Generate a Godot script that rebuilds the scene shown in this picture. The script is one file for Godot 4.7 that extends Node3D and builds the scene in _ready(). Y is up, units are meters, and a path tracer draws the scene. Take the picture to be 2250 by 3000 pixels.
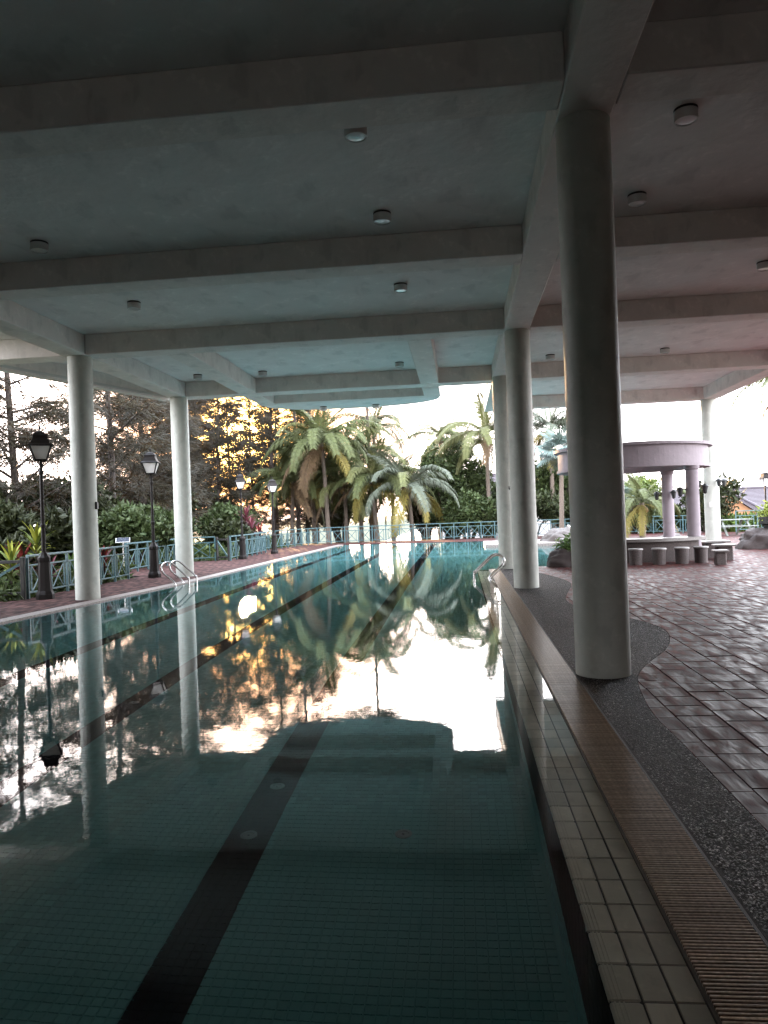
extends Node3D

const WATER_Y := -0.015
const FLOOR_Y := -1.15
const BEAM_Y := 5.15
const SLAB_Y := 5.57

var rng := RandomNumberGenerator.new()
var M := {}
var taken := {}
var cam: Camera3D


# ---------------------------------------------------------------- mesh builder
class MB:
	var v := PackedVector3Array()
	var n := PackedVector3Array()
	var c := PackedColorArray()
	var ix := PackedInt32Array()
	var col := Color(1, 1, 1)

	func put(p: Vector3, nn: Vector3) -> int:
		v.append(p); n.append(nn); c.append(col)
		return v.size() - 1

	func tri(a: Vector3, b: Vector3, d: Vector3) -> void:
		var nn := (b - a).cross(d - a).normalized()
		var k := put(a, nn)
		put(b, nn); put(d, nn)
		ix.append_array([k, k + 2, k + 1])

	func quad(a: Vector3, b: Vector3, d: Vector3, e: Vector3) -> void:
		var nn := (d - a).cross(e - b).normalized()
		var k := put(a, nn)
		put(b, nn); put(d, nn); put(e, nn)
		ix.append_array([k, k + 2, k + 1, k, k + 3, k + 2])

	func face_out(p: Array, away: Vector3) -> void:
		var m := Vector3.ZERO
		for q in p: m += q
		m /= p.size()
		var nn: Vector3 = (p[1] - p[0]).cross(p[2] - p[0])
		if nn.dot(m - away) < 0: p.reverse()
		if p.size() == 3: tri(p[0], p[1], p[2])
		else: quad(p[0], p[1], p[2], p[3])

	func box(ctr: Vector3, size: Vector3, bs := Basis.IDENTITY, bevel := 0.0) -> void:
		var h := size / 2
		if bevel <= 0.0:
			for a in 3:
				for s in [-1, 1]:
					var p := []
					for q in [[-1, -1], [1, -1], [1, 1], [-1, 1]]:
						var w := Vector3.ZERO
						w[a] = s * h[a]
						w[(a + 1) % 3] = q[0] * h[(a + 1) % 3]
						w[(a + 2) % 3] = q[1] * h[(a + 2) % 3]
						p.append(ctr + bs * w)
					face_out(p, ctr)
			return
		var g := func(sg: Vector3, a: int) -> Vector3:
			var w := Vector3(sg.x * (h.x - bevel), sg.y * (h.y - bevel), sg.z * (h.z - bevel))
			w[a] = sg[a] * h[a]
			return ctr + bs * w
		for a in 3:
			for s in [-1.0, 1.0]:
				var p := []
				for q in [[-1, -1], [1, -1], [1, 1], [-1, 1]]:
					var sg := Vector3.ZERO
					sg[a] = s; sg[(a + 1) % 3] = q[0]; sg[(a + 2) % 3] = q[1]
					p.append(g.call(sg, a))
				face_out(p, ctr)
			var b := (a + 1) % 3
			var d := (a + 2) % 3
			for s in [-1.0, 1.0]:
				for t in [-1.0, 1.0]:
					var s1 := Vector3.ZERO
					s1[b] = s; s1[d] = t; s1[a] = -1
					var s2 := s1
					s2[a] = 1
					face_out([g.call(s1, b), g.call(s2, b), g.call(s2, d), g.call(s1, d)], ctr)
		for x in [-1.0, 1.0]:
			for y in [-1.0, 1.0]:
				for z in [-1.0, 1.0]:
					var sg := Vector3(x, y, z)
					face_out([g.call(sg, 0), g.call(sg, 1), g.call(sg, 2)], ctr)

	func bar(a: Vector3, b: Vector3, w: float, t: float, up := Vector3.UP, bevel := 0.0) -> void:
		var x := (b - a).normalized()
		var z := x.cross(up).normalized()
		if z.length() < 0.5: z = Vector3.BACK
		var y := z.cross(x).normalized()
		box((a + b) / 2, Vector3(a.distance_to(b), t, w), Basis(x, y, z), bevel)

	func tube(p: Array, r: Array, sides := 8, caps := true) -> void:
		var u := Vector3.ZERO
		var first := v.size()
		for i in p.size():
			var d: Vector3 = (p[mini(i + 1, p.size() - 1)] - p[maxi(i - 1, 0)]).normalized()
			if u == Vector3.ZERO:
				u = d.cross(Vector3.RIGHT if absf(d.x) < 0.8 else Vector3.UP).normalized()
			u = (u - d * u.dot(d)).normalized()
			var w := d.cross(u)
			for k in sides:
				var a := TAU * k / sides
				var o := u * cos(a) + w * sin(a)
				put(p[i] + o * r[i], o)
		for i in p.size() - 1:
			for k in sides:
				var a := first + i * sides + k
				var b := first + i * sides + (k + 1) % sides
				ix.append_array([a, a + sides, b, b, a + sides, b + sides])
		if caps:
			for e in [0, p.size() - 1]:
				var m: Vector3 = p[e]
				var away: Vector3 = p[1] if e == 0 else p[e - 1]
				for k in sides:
					face_out([m, v[first + e * sides + k], v[first + e * sides + (k + 1) % sides]], away)

	# profile: Vector2(radius, height); sharp = flat shading between rings
	func lathe(pr: Array, sides := 24, at := Vector3.ZERO, turn := 0.0, sharp := true) -> void:
		for i in pr.size() - 1:
			var a: Vector2 = pr[i]
			var b: Vector2 = pr[i + 1]
			var t := (b - a)
			var nn2 := Vector2(t.y, -t.x).normalized()
			var first := v.size()
			for k in sides + 1:
				var ang := TAU * k / sides + turn
				var o := Vector3(cos(ang), 0, sin(ang))
				var nn := (o * nn2.x + Vector3.UP * nn2.y).normalized()
				put(at + o * a.x + Vector3.UP * a.y, nn)
				put(at + o * b.x + Vector3.UP * b.y, nn)
			for k in sides:
				var q := first + k * 2
				if sides > 8 or not sharp:
					ix.append_array([q, q + 2, q + 1, q + 1, q + 2, q + 3])
				else:
					var m := v[q] + v[q + 1] + v[q + 2] + v[q + 3]
					var away := at + Vector3.UP * (a.y + b.y) / 2 - (Vector3.UP * nn2.y)
					if a.x > 0.0001 and b.x > 0.0001: face_out([v[q], v[q + 1], v[q + 3], v[q + 2]], away)
					elif a.x > 0.0001: face_out([v[q], v[q + 1], v[q + 2]], away)
					else: face_out([v[q], v[q + 1], v[q + 3]], away)

	func prism(poly: PackedVector2Array, y0: float, y1: float, top := true, bottom := true, sides := true) -> void:
		var t := Geometry2D.triangulate_polygon(poly)
		for i in range(0, t.size(), 3):
			var a := poly[t[i]]
			var b := poly[t[i + 1]]
			var d := poly[t[i + 2]]
			if top: face_out([Vector3(a.x, y1, a.y), Vector3(b.x, y1, b.y), Vector3(d.x, y1, d.y)], Vector3((a.x + b.x + d.x) / 3, y1 - 1, (a.y + b.y + d.y) / 3))
			if bottom: face_out([Vector3(a.x, y0, a.y), Vector3(b.x, y0, b.y), Vector3(d.x, y0, d.y)], Vector3((a.x + b.x + d.x) / 3, y0 + 1, (a.y + b.y + d.y) / 3))
		if sides:
			var cw := Geometry2D.is_polygon_clockwise(poly)
			for i in poly.size():
				var a := poly[i]
				var b := poly[(i + 1) % poly.size()]
				var p := [Vector3(a.x, y0, a.y), Vector3(b.x, y0, b.y), Vector3(b.x, y1, b.y), Vector3(a.x, y1, a.y)]
				if not cw: p.reverse()
				quad(p[0], p[1], p[2], p[3])

	func mesh() -> ArrayMesh:
		var a := []
		a.resize(Mesh.ARRAY_MAX)
		a[Mesh.ARRAY_VERTEX] = v
		a[Mesh.ARRAY_NORMAL] = n
		a[Mesh.ARRAY_COLOR] = c
		a[Mesh.ARRAY_INDEX] = ix
		var m := ArrayMesh.new()
		m.add_surface_from_arrays(Mesh.PRIMITIVE_TRIANGLES, a)
		return m


# ---------------------------------------------------------------- nodes
func numbered(called: String) -> String:
	if not taken.has(called):
		taken[called] = 0
		return called
	taken[called] += 1
	return "%s_%03d" % [called, taken[called]]

func tag(o: Node, label: String, category: String, group := "") -> void:
	o.set_meta("label", label)
	o.set_meta("category", category)
	if group: o.set_meta("group", group)

func thing(called: String, label: String, category: String, at := Vector3.ZERO, turn := 0.0, group := "") -> Node3D:
	var o := Node3D.new()
	o.name = numbered(called)
	add_child(o)
	o.position = at
	o.rotation.y = turn
	tag(o, label, category, group)
	return o

func part(called: String, m: Mesh, mat: Material, parent: Node, xf := Transform3D.IDENTITY) -> MeshInstance3D:
	var o := MeshInstance3D.new()
	o.name = called if parent != self else numbered(called)
	o.mesh = m
	o.material_override = mat
	o.transform = xf
	parent.add_child(o, true)
	return o

func structure(called: String, m: Mesh, mat: Material) -> MeshInstance3D:
	var o := part(called, m, mat, self)
	o.set_meta("kind", "structure")
	return o

func scatter(called: String, m: Mesh, mat: Material, xfs: Array, parent: Node, cols := []) -> MultiMeshInstance3D:
	var mm := MultiMesh.new()
	mm.transform_format = MultiMesh.TRANSFORM_3D
	if cols.size(): mm.use_colors = true
	mm.mesh = m
	mm.instance_count = xfs.size()
	for i in xfs.size():
		mm.set_instance_transform(i, xfs[i])
		if cols.size(): mm.set_instance_color(i, cols[i])
	var o := MultiMeshInstance3D.new()
	o.multimesh = mm
	o.material_override = mat
	o.name = called if parent != self else numbered(called)
	parent.add_child(o, true)
	return o

# many turned, tinted copies of a small clump joined into one mesh
func joined(clump: ArrayMesh, xfs: Array, cols: Array) -> ArrayMesh:
	var a := clump.surface_get_arrays(0)
	var cv := PackedVector3Array()
	var cn := PackedVector3Array()
	var cc := PackedColorArray()
	for i in a[Mesh.ARRAY_INDEX]:
		cv.append(a[Mesh.ARRAY_VERTEX][i]); cn.append(a[Mesh.ARRAY_NORMAL][i]); cc.append(a[Mesh.ARRAY_COLOR][i])
	var tints := {}
	var v := PackedVector3Array()
	var n := PackedVector3Array()
	var c := PackedColorArray()
	for i in xfs.size():
		var t: Transform3D = xfs[i]
		v.append_array(t * cv)
		n.append_array(Transform3D(t.basis.orthonormalized(), Vector3.ZERO) * cn)
		var q: Color = cols[i]
		var key := "%d %d %d" % [roundi(q.r * 60), roundi(q.g * 60), roundi(q.b * 60)]
		if tints.size() < 24 and not tints.has(key):
			var tc := PackedColorArray()
			for e in cc: tc.append(e * q)
			tints[key] = tc
		c.append_array(tints[key] if tints.has(key) else tints.values()[i % tints.size()])
	var o := []
	o.resize(Mesh.ARRAY_MAX)
	o[Mesh.ARRAY_VERTEX] = v
	o[Mesh.ARRAY_NORMAL] = n
	o[Mesh.ARRAY_COLOR] = c
	var m := ArrayMesh.new()
	m.add_surface_from_arrays(Mesh.PRIMITIVE_TRIANGLES, o)
	return m

func px(p: Vector3) -> Vector3:   # x, y in -1..1 over the picture, z = depth
	var q := cam.transform.affine_inverse() * p
	var t := tan(deg_to_rad(cam.fov) / 2)
	return Vector3(q.x / (-q.z * t * 0.75), q.y / (-q.z * t), -q.z)

func in_view(p: Vector3, slack := 1.03) -> bool:
	var q := px(p)
	return q.z > 0.2 and absf(q.x) < slack and absf(q.y) < slack


# ---------------------------------------------------------------- materials
func lin(r: float, g: float, b: float) -> Color:
	return Color(r, g, b).linear_to_srgb()

func noise_image(size: int, freq: float, octaves: int, sd: int, kind := FastNoiseLite.TYPE_SIMPLEX_SMOOTH, stretch := 1.0) -> Image:
	var f := FastNoiseLite.new()
	f.noise_type = kind
	f.seed = sd
	f.frequency = freq
	f.fractal_octaves = octaves
	f.fractal_type = FastNoiseLite.FRACTAL_FBM if octaves > 1 else FastNoiseLite.FRACTAL_NONE
	if kind == FastNoiseLite.TYPE_CELLULAR: f.cellular_return_type = FastNoiseLite.RETURN_DISTANCE
	var im := f.get_seamless_image(size, maxi(32, int(size / stretch)), false, false, 0.15)
	if stretch != 1.0: im.resize(size, size, Image.INTERPOLATE_CUBIC)
	return im

func remap_image(im: Image, lo: float, hi: float, gain := 1.0) -> Image:
	im = im.duplicate()
	im.convert(Image.FORMAT_L8)
	var d := im.get_data()
	for i in d.size():
		var x := clampf((d[i] / 255.0 - 0.5) * gain + 0.5, 0, 1)
		d[i] = int(255 * lerpf(lo, hi, x))
	return Image.create_from_data(im.get_width(), im.get_height(), false, Image.FORMAT_L8, d)

# old paint: faint clouds, pale rubbed patches, darker grime streaks
func scuffed(a: Image, b: Image, s: Image) -> Image:
	var ims := []
	for im in [a, b, s]:
		var q: Image = im.duplicate()
		q.convert(Image.FORMAT_L8)
		ims.append(q.get_data())
	var d := PackedByteArray()
	d.resize(ims[0].size())
	for i in d.size():
		var p: float = ims[0][i] / 255.0
		var x: float = 0.93 + 0.04 * p
		x += 0.04 * smoothstep(0.55, 0.72, p) * smoothstep(0.5, 0.8, ims[1][i] / 255.0)
		x -= 0.05 * smoothstep(0.48, 0.3, p) * smoothstep(0.5, 0.2, ims[2][i] / 255.0)
		d[i] = int(255 * clampf(x, 0, 1))
	return Image.create_from_data(a.get_width(), a.get_height(), false, Image.FORMAT_L8, d)

func tex(im: Image) -> ImageTexture:
	return ImageTexture.create_from_image(im)

func bump_tex(im: Image, k: float) -> ImageTexture:
	var b := im.duplicate()
	b.convert(Image.FORMAT_RGBA8)
	b.bump_map_to_normal_map(k)
	return tex(b)

func mat(c: Color, rough := 0.7, o := {}) -> StandardMaterial3D:
	var m := StandardMaterial3D.new()
	m.albedo_color = c
	m.roughness = rough
	m.metallic = o.get("metal", 0.0)
	m.metallic_specular = o.get("spec", 0.5)
	if o.has("tex") or o.has("nrm") or o.has("rtex"):
		m.uv1_triplanar = true
		m.uv1_world_triplanar = o.get("world", true)
		m.uv1_triplanar_sharpness = 6.0
		m.uv1_scale = Vector3.ONE * o.get("scale", 1.0)
		if o.has("tex"): m.albedo_texture = o.tex
		if o.has("rtex"): m.roughness_texture = o.rtex
		if o.has("nrm"):
			m.normal_enabled = true
			m.normal_texture = o.nrm
			m.normal_scale = o.get("nscale", 1.0)
	if o.get("vc", false): m.vertex_color_use_as_albedo = true
	if o.has("back"):
		m.backlight_enabled = true
		m.backlight = o.back
	if o.get("double", false): m.cull_mode = BaseMaterial3D.CULL_DISABLED
	return m

func make_materials() -> void:
	var fine := noise_image(512, 0.03, 4, 11)
	var blotch := noise_image(512, 0.008, 5, 12)
	var grit := noise_image(512, 0.12, 2, 13)
	var streak := noise_image(512, 0.012, 5, 14, FastNoiseLite.TYPE_SIMPLEX_SMOOTH, 4.0)
	var cells := noise_image(512, 0.10, 1, 15, FastNoiseLite.TYPE_CELLULAR)
	var t_plaster := tex(scuffed(blotch, fine, streak))
	var t_fine := tex(remap_image(fine, 0.7, 1.0, 1.4))
	var n_fine := bump_tex(fine, 3.0)
	var n_grit := bump_tex(grit, 4.0)
	var t_streak := tex(remap_image(streak, 0.45, 1.0, 1.6))
	var n_streak := bump_tex(streak, 7.0)
	var r_streak := tex(remap_image(streak, 0.55, 1.0, 2.0))
	var t_cells := tex(remap_image(cells, 0.35, 1.0, 1.5))
	var n_cells := bump_tex(cells, 6.0)
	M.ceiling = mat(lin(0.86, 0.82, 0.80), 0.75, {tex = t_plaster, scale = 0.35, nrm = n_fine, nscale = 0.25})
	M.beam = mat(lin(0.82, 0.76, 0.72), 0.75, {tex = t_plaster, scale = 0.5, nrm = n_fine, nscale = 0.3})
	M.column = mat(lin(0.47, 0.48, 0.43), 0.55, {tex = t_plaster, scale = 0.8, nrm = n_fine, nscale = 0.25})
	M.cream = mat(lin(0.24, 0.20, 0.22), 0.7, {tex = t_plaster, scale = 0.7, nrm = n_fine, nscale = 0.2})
	M.black = mat(lin(0.012, 0.012, 0.012), 0.5)
	M.iron = mat(lin(0.014, 0.011, 0.010), 0.5, {spec = 0.25, nrm = n_fine, nscale = 0.3, scale = 3.0})
	M.dark_wood = mat(lin(0.035, 0.03, 0.024), 0.7, {tex = t_streak, scale = 2.0})
	M.light_body = mat(lin(0.55, 0.54, 0.52), 0.5)
	M.lane_bed = mat(lin(0.008, 0.008, 0.010), 0.9, {spec = 0.0})
	M.inlet = mat(lin(0.14, 0.16, 0.16), 0.5)
	M.light_lens = mat(lin(0.7, 0.7, 0.7), 0.12, {spec = 0.7})
	M.lantern_glass = mat(lin(0.62, 0.60, 0.58), 0.35, {back = Color(0.55, 0.53, 0.5)})
	M.steel = mat(lin(0.55, 0.54, 0.53), 0.16, {metal = 1.0})
	M.fence = mat(lin(0.06, 0.125, 0.135), 0.4, {tex = t_fine, scale = 2.0})
	M.grout = mat(lin(0.05, 0.045, 0.04), 0.9)
	M.deck_grout = mat(lin(0.030, 0.024, 0.022), 0.9)
	M.pool_grout = mat(lin(0.08, 0.225, 0.225), 0.9)
	M.pool_wall = mat(lin(0.12, 0.37, 0.39), 0.5, {tex = t_fine, scale = 1.0})
	M.pool_tile = mat(Color.WHITE, 0.6, {spec = 0.1, vc = true})
	M.pool_tile_a = mat(lin(0.12, 0.275, 0.272), 0.6, {spec = 0.1})
	M.pool_tile_b = mat(lin(0.11, 0.255, 0.252), 0.6, {spec = 0.1})
	M.lane_tile = mat(lin(0.012, 0.012, 0.018), 0.6, {spec = 0.1})
	M.blue_tile = mat(lin(0.020, 0.10, 0.20), 0.2)
	M.ledge = []
	for k in 4: M.ledge.append(mat(lin(0.66, 0.57, 0.47) * (0.94 + 0.04 * k), 0.35, {tex = t_plaster, scale = 1.5, nrm = n_fine, nscale = 0.08}))
	M.slat = []
	for k in 3: M.slat.append(mat(lin(0.50, 0.37, 0.26) * (0.9 + 0.07 * k), 0.28, {tex = t_fine, scale = 2.5}))
	M.gutter = mat(lin(0.05, 0.045, 0.04), 0.7)
	M.slate = []
	for k in 6:
		var q: Array = [[0.150, 0.105, 0.098], [0.125, 0.090, 0.086], [0.165, 0.115, 0.104], [0.110, 0.082, 0.080], [0.175, 0.130, 0.112], [0.135, 0.092, 0.090]][k]
		M.slate.append(mat(lin(q[0] * 0.9, q[1] * 0.50, q[2] * 0.49), 0.72, {spec = 0.2, tex = t_streak, rtex = r_streak, nrm = n_streak, nscale = 0.45, scale = 1.1}))
	M.slate_far = mat(lin(0.82, 0.43, 0.42), 0.72, {spec = 0.2, vc = true, tex = t_streak, rtex = r_streak, nrm = n_streak, nscale = 0.45, scale = 1.1})
	M.left_paving = mat(lin(0.48, 0.42, 0.41), 0.7, {spec = 0.15, vc = true, tex = t_streak, nrm = n_streak, nscale = 0.4, scale = 1.0})
	M.wash = mat(lin(0.05, 0.042, 0.038), 0.75, {spec = 0.3, tex = t_cells, nrm = n_cells, nscale = 1.0, scale = 6.0})
	M.pebble = mat(Color.WHITE, 0.3, {vc = true})
	M.coping = mat(lin(0.26, 0.22, 0.20), 0.5, {tex = t_fine, scale = 1.0, nrm = n_fine, nscale = 0.2})
	M.stone_seat = mat(lin(0.072, 0.052, 0.047), 0.75, {tex = t_fine, scale = 1.5, nrm = n_grit, nscale = 0.6})
	M.stone_top = mat(lin(0.17, 0.15, 0.14), 0.35, {tex = t_fine, scale = 2.0})
	M.rock = mat(lin(0.048, 0.034, 0.031), 0.75, {tex = t_plaster, scale = 1.3, nrm = n_grit, nscale = 0.8})
	M.pale_rock = mat(lin(0.085, 0.07, 0.064), 0.75, {tex = t_plaster, scale = 1.3, nrm = n_grit, nscale = 0.8})
	M.roof_tile = mat(lin(0.07, 0.052, 0.063), 0.65, {tex = t_fine, scale = 1.2})
	M.house_wall = mat(lin(0.35, 0.32, 0.31), 0.8, {tex = t_plaster, scale = 0.5})
	M.gable = mat(lin(0.28, 0.13, 0.06), 0.7)
	M.soil = mat(lin(0.045, 0.05, 0.025), 0.95, {tex = t_plaster, scale = 0.2, nrm = n_grit, nscale = 0.6})
	M.wall = mat(lin(0.13, 0.11, 0.09), 0.85, {tex = t_plaster, scale = 0.4})
	M.bark = mat(lin(0.075, 0.055, 0.042), 0.9, {tex = t_streak, scale = 1.5, nrm = n_grit, nscale = 1.0, world = false})
	M.palm_bark = mat(lin(0.17, 0.13, 0.10), 0.85, {tex = t_fine, scale = 2.0, nrm = n_grit, nscale = 0.8, world = false})
	M.leaf = mat(Color.WHITE, 0.55, {spec = 0.3, vc = true, double = true, back = Color(0.30, 0.30, 0.16)})
	M.palm_leaf = mat(Color.WHITE, 0.6, {spec = 0.25, vc = true, double = true, back = Color(0.22, 0.22, 0.10)})
	M.needle = mat(Color.WHITE, 0.6, {vc = true, double = true, back = Color(0.9, 0.6, 0.3)})
	M.paper = mat(lin(0.66, 0.64, 0.63), 0.6)
	M.ink = mat(lin(0.06, 0.06, 0.06), 0.6)
	M.solar = mat(lin(0.02, 0.025, 0.04), 0.15)
	M.picnic = mat(lin(0.16, 0.17, 0.15), 0.7, {tex = t_fine, scale = 2.0})
	var rip := noise_image(1024, 0.012, 5, 21)
	var w := StandardMaterial3D.new()
	w.albedo_color = Color(lin(0.86, 0.97, 0.96), 0.0)
	w.transparency = BaseMaterial3D.TRANSPARENCY_ALPHA
	w.refraction_enabled = true
	w.refraction_scale = 0.033
	w.roughness = 0.0
	w.normal_enabled = true
	w.normal_texture = bump_tex(rip, 2.0)
	w.normal_scale = 0.045
	w.uv1_triplanar = true
	w.uv1_world_triplanar = true
	w.uv1_scale = Vector3(0.5, 0.5, 0.5)
	M.water = w
	var s := mat(lin(0.02, 0.03, 0.035), 0.12, {nrm = bump_tex(rip, 2.0), nscale = 0.3, scale = 0.05})
	M.sea = s


# ---------------------------------------------------------------- light and camera
func make_light() -> void:
	cam = Camera3D.new()
	cam.name = "camera"
	add_child(cam)
	cam.position = Vector3(0, 1.55, 0)
	cam.rotation = Vector3(deg_to_rad(0.25), deg_to_rad(5.8), deg_to_rad(-2.1))
	cam.fov = rad_to_deg(2.0 * atan(1500.0 / 2180.0))
	cam.near = 0.05
	cam.far = 4000.0
	cam.current = true
	var to_sun := Vector3(-sin(deg_to_rad(16.5)) * cos(deg_to_rad(6.5)), sin(deg_to_rad(6.5)), -cos(deg_to_rad(16.5)) * cos(deg_to_rad(6.5)))
	var im := Image.create(512, 256, false, Image.FORMAT_RGBF)
	for y in 256:
		var el := PI / 2 - PI * (y + 0.5) / 256
		for x in 512:
			var az := TAU * (x + 0.5) / 512
			var d := Vector3(sin(az) * cos(el), sin(el), -cos(az) * cos(el))
			var up := clampf(sin(el), 0, 1)
			var c := Vector3(1.0, 0.95, 0.95).lerp(Vector3(0.66, 0.76, 0.90), pow(up, 0.6))
			var ang := rad_to_deg(acos(clampf(d.dot(to_sun), -1, 1)))
			c = c.lerp(Vector3(1.1, 0.66, 0.34), 0.6 * exp(-pow(ang / 18.0, 2)))
			c = c.lerp(Vector3(1.4, 0.50, 0.06), exp(-pow(ang / 7.5, 2))) + Vector3(9.0, 5.6, 1.6) * exp(-pow(ang / 2.6, 2))
			im.set_pixel(x, y, Color(c.x, c.y, c.z))
	var sky_mat := PanoramaSkyMaterial.new()
	sky_mat.panorama = ImageTexture.create_from_image(im)
	var sky := Sky.new()
	sky.sky_material = sky_mat
	var env := Environment.new()
	env.background_mode = Environment.BG_SKY
	env.sky = sky
	env.background_energy_multiplier = 1.0
	env.tonemap_mode = Environment.TONE_MAPPER_LINEAR
	env.tonemap_exposure = 13.5
	env.sdfgi_enabled = true
	env.ssao_enabled = true
	env.ssil_enabled = true
	var we := WorldEnvironment.new()
	we.name = "environment"
	we.environment = env
	add_child(we)
	var sun := DirectionalLight3D.new()
	sun.name = "sun"
	sun.light_energy = 0.6
	sun.light_angular_distance = 1.5
	sun.light_color = Color(1.0, 0.80, 0.58)
	sun.shadow_enabled = true
	add_child(sun)
	sun.look_at_from_position(to_sun * 100.0, Vector3.ZERO)


# ---------------------------------------------------------------- outlines in plan (x, z)
func smooth(p: Array, per := 6) -> PackedVector2Array:
	var out := PackedVector2Array()
	for i in p.size() - 1:
		var a: Vector2 = p[maxi(i - 1, 0)]
		var b: Vector2 = p[i]
		var c: Vector2 = p[i + 1]
		var d: Vector2 = p[mini(i + 2, p.size() - 1)]
		for k in per:
			out.append(b.cubic_interpolate(c, a, d, float(k) / per))
	out.append(p[p.size() - 1])
	return out

var pool_left := [Vector2(-6.5, -40.9), Vector2(-6.62, -36), Vector2(-6.74, -30), Vector2(-6.86, -24), Vector2(-7.0, -19.3), Vector2(-7.38, -14.5), Vector2(-7.64, -11.6), Vector2(-7.85, -7), Vector2(-7.95, 3)]
var wash_edge := [Vector2(1.38, 3), Vector2(1.38, -3), Vector2(1.38, -5.0), Vector2(1.37, -5.6), Vector2(1.42, -6.2), Vector2(1.54, -6.92), Vector2(1.75, -7.48), Vector2(2.13, -8.23), Vector2(2.36, -8.91), Vector2(2.48, -9.6), Vector2(2.36, -10.4), Vector2(2.02, -11.2), Vector2(1.78, -12.0), Vector2(1.74, -12.9), Vector2(1.92, -14), Vector2(2.16, -15.2), Vector2(2.24, -16.2), Vector2(2.1, -17.5), Vector2(1.8, -19), Vector2(1.7, -20.6)]

func pool_outline(ledge_x: float) -> PackedVector2Array:
	var p := PackedVector2Array([Vector2(ledge_x, 3), Vector2(ledge_x, -20.2), Vector2(1.0, -20.25), Vector2(1.05, -20.6), Vector2(4.3, -20.65), Vector2(4.3, -32.7), Vector2(1.15, -32.75), Vector2(1.2, -36.5), Vector2(1.8, -39.6), Vector2(-6.2, -41.15)])
	if ledge_x < 0.6: p = PackedVector2Array([Vector2(0.42, 3), Vector2(0.42, -20.0), Vector2(0.7, -20.2), Vector2(1.05, -20.6), Vector2(4.3, -20.65), Vector2(4.3, -32.7), Vector2(1.15, -32.75), Vector2(1.2, -36.5), Vector2(1.8, -39.6), Vector2(-6.2, -41.15)])
	p.append_array(smooth(pool_left, 4))
	return p


# ---------------------------------------------------------------- ground, pool, decks
func tile_mesh(sx: float, sz: float, h: float, b: float, bumpy := 0.0) -> ArrayMesh:
	var m := MB.new()
	var t := []
	var o := []
	for q in [[-1, -1], [-1, 1], [1, 1], [1, -1]]:
		t.append(Vector3(q[0] * (sx / 2 - b), rng.randf_range(-bumpy, bumpy), q[1] * (sz / 2 - b)))
		o.append(Vector3(q[0] * sx / 2, -h, q[1] * sz / 2))
	m.quad(t[0], t[1], t[2], t[3])
	for i in 4:
		var j := (i + 1) % 4
		m.face_out([t[i], t[j], o[j], o[i]], Vector3(0, -h, 0))
	return m.mesh()

func ground_height(x: float, z: float) -> float:
	var y := -0.13
	if x > -9.2 and x < 18 and z < 11 and z > -43.4: y = -1.6
	var drop := clampf((-z - 48.0) / 14.0, 0, 1)
	var leftish := clampf((x + 22.0) / 10.0, 0, 1)
	y -= 5.0 * drop * drop * (3 - 2 * drop) * leftish
	return y

func build_ground() -> void:
	var m := MB.new()
	var xs := [-900.0, -300.0, -120.0, -80.0]
	var x := -60.0
	while x <= 60: xs.append(x); x += 2.0
	xs.append_array([-9.3, -9.1, 17.9, 18.1, 80.0, 120.0, 300.0, 900.0])
	xs.sort()
	var zs := [300.0, 100.0, 40.0]
	var z := 20.0
	while z >= -76: zs.append(z); z -= 2.0
	zs.append_array([10.9, 11.1, -43.3, -43.5, -90.0, -120.0, -200.0, -500.0, -1500.0])
	zs.sort()
	for i in xs.size() - 1:
		for j in zs.size() - 1:
			var a := Vector3(xs[i], ground_height(xs[i], zs[j]), zs[j])
			var b := Vector3(xs[i + 1], ground_height(xs[i + 1], zs[j]), zs[j])
			var c := Vector3(xs[i + 1], ground_height(xs[i + 1], zs[j + 1]), zs[j + 1])
			var d := Vector3(xs[i], ground_height(xs[i], zs[j + 1]), zs[j + 1])
			m.quad(a, d, c, b)
	structure("ground", m.mesh(), M.soil)
	var s := MB.new()
	s.quad(Vector3(-40, -3.6, -56), Vector3(900, -3.6, -56), Vector3(900, -3.6, -1500), Vector3(-40, -3.6, -1500))
	structure("sea", s.mesh(), M.sea)

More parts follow.
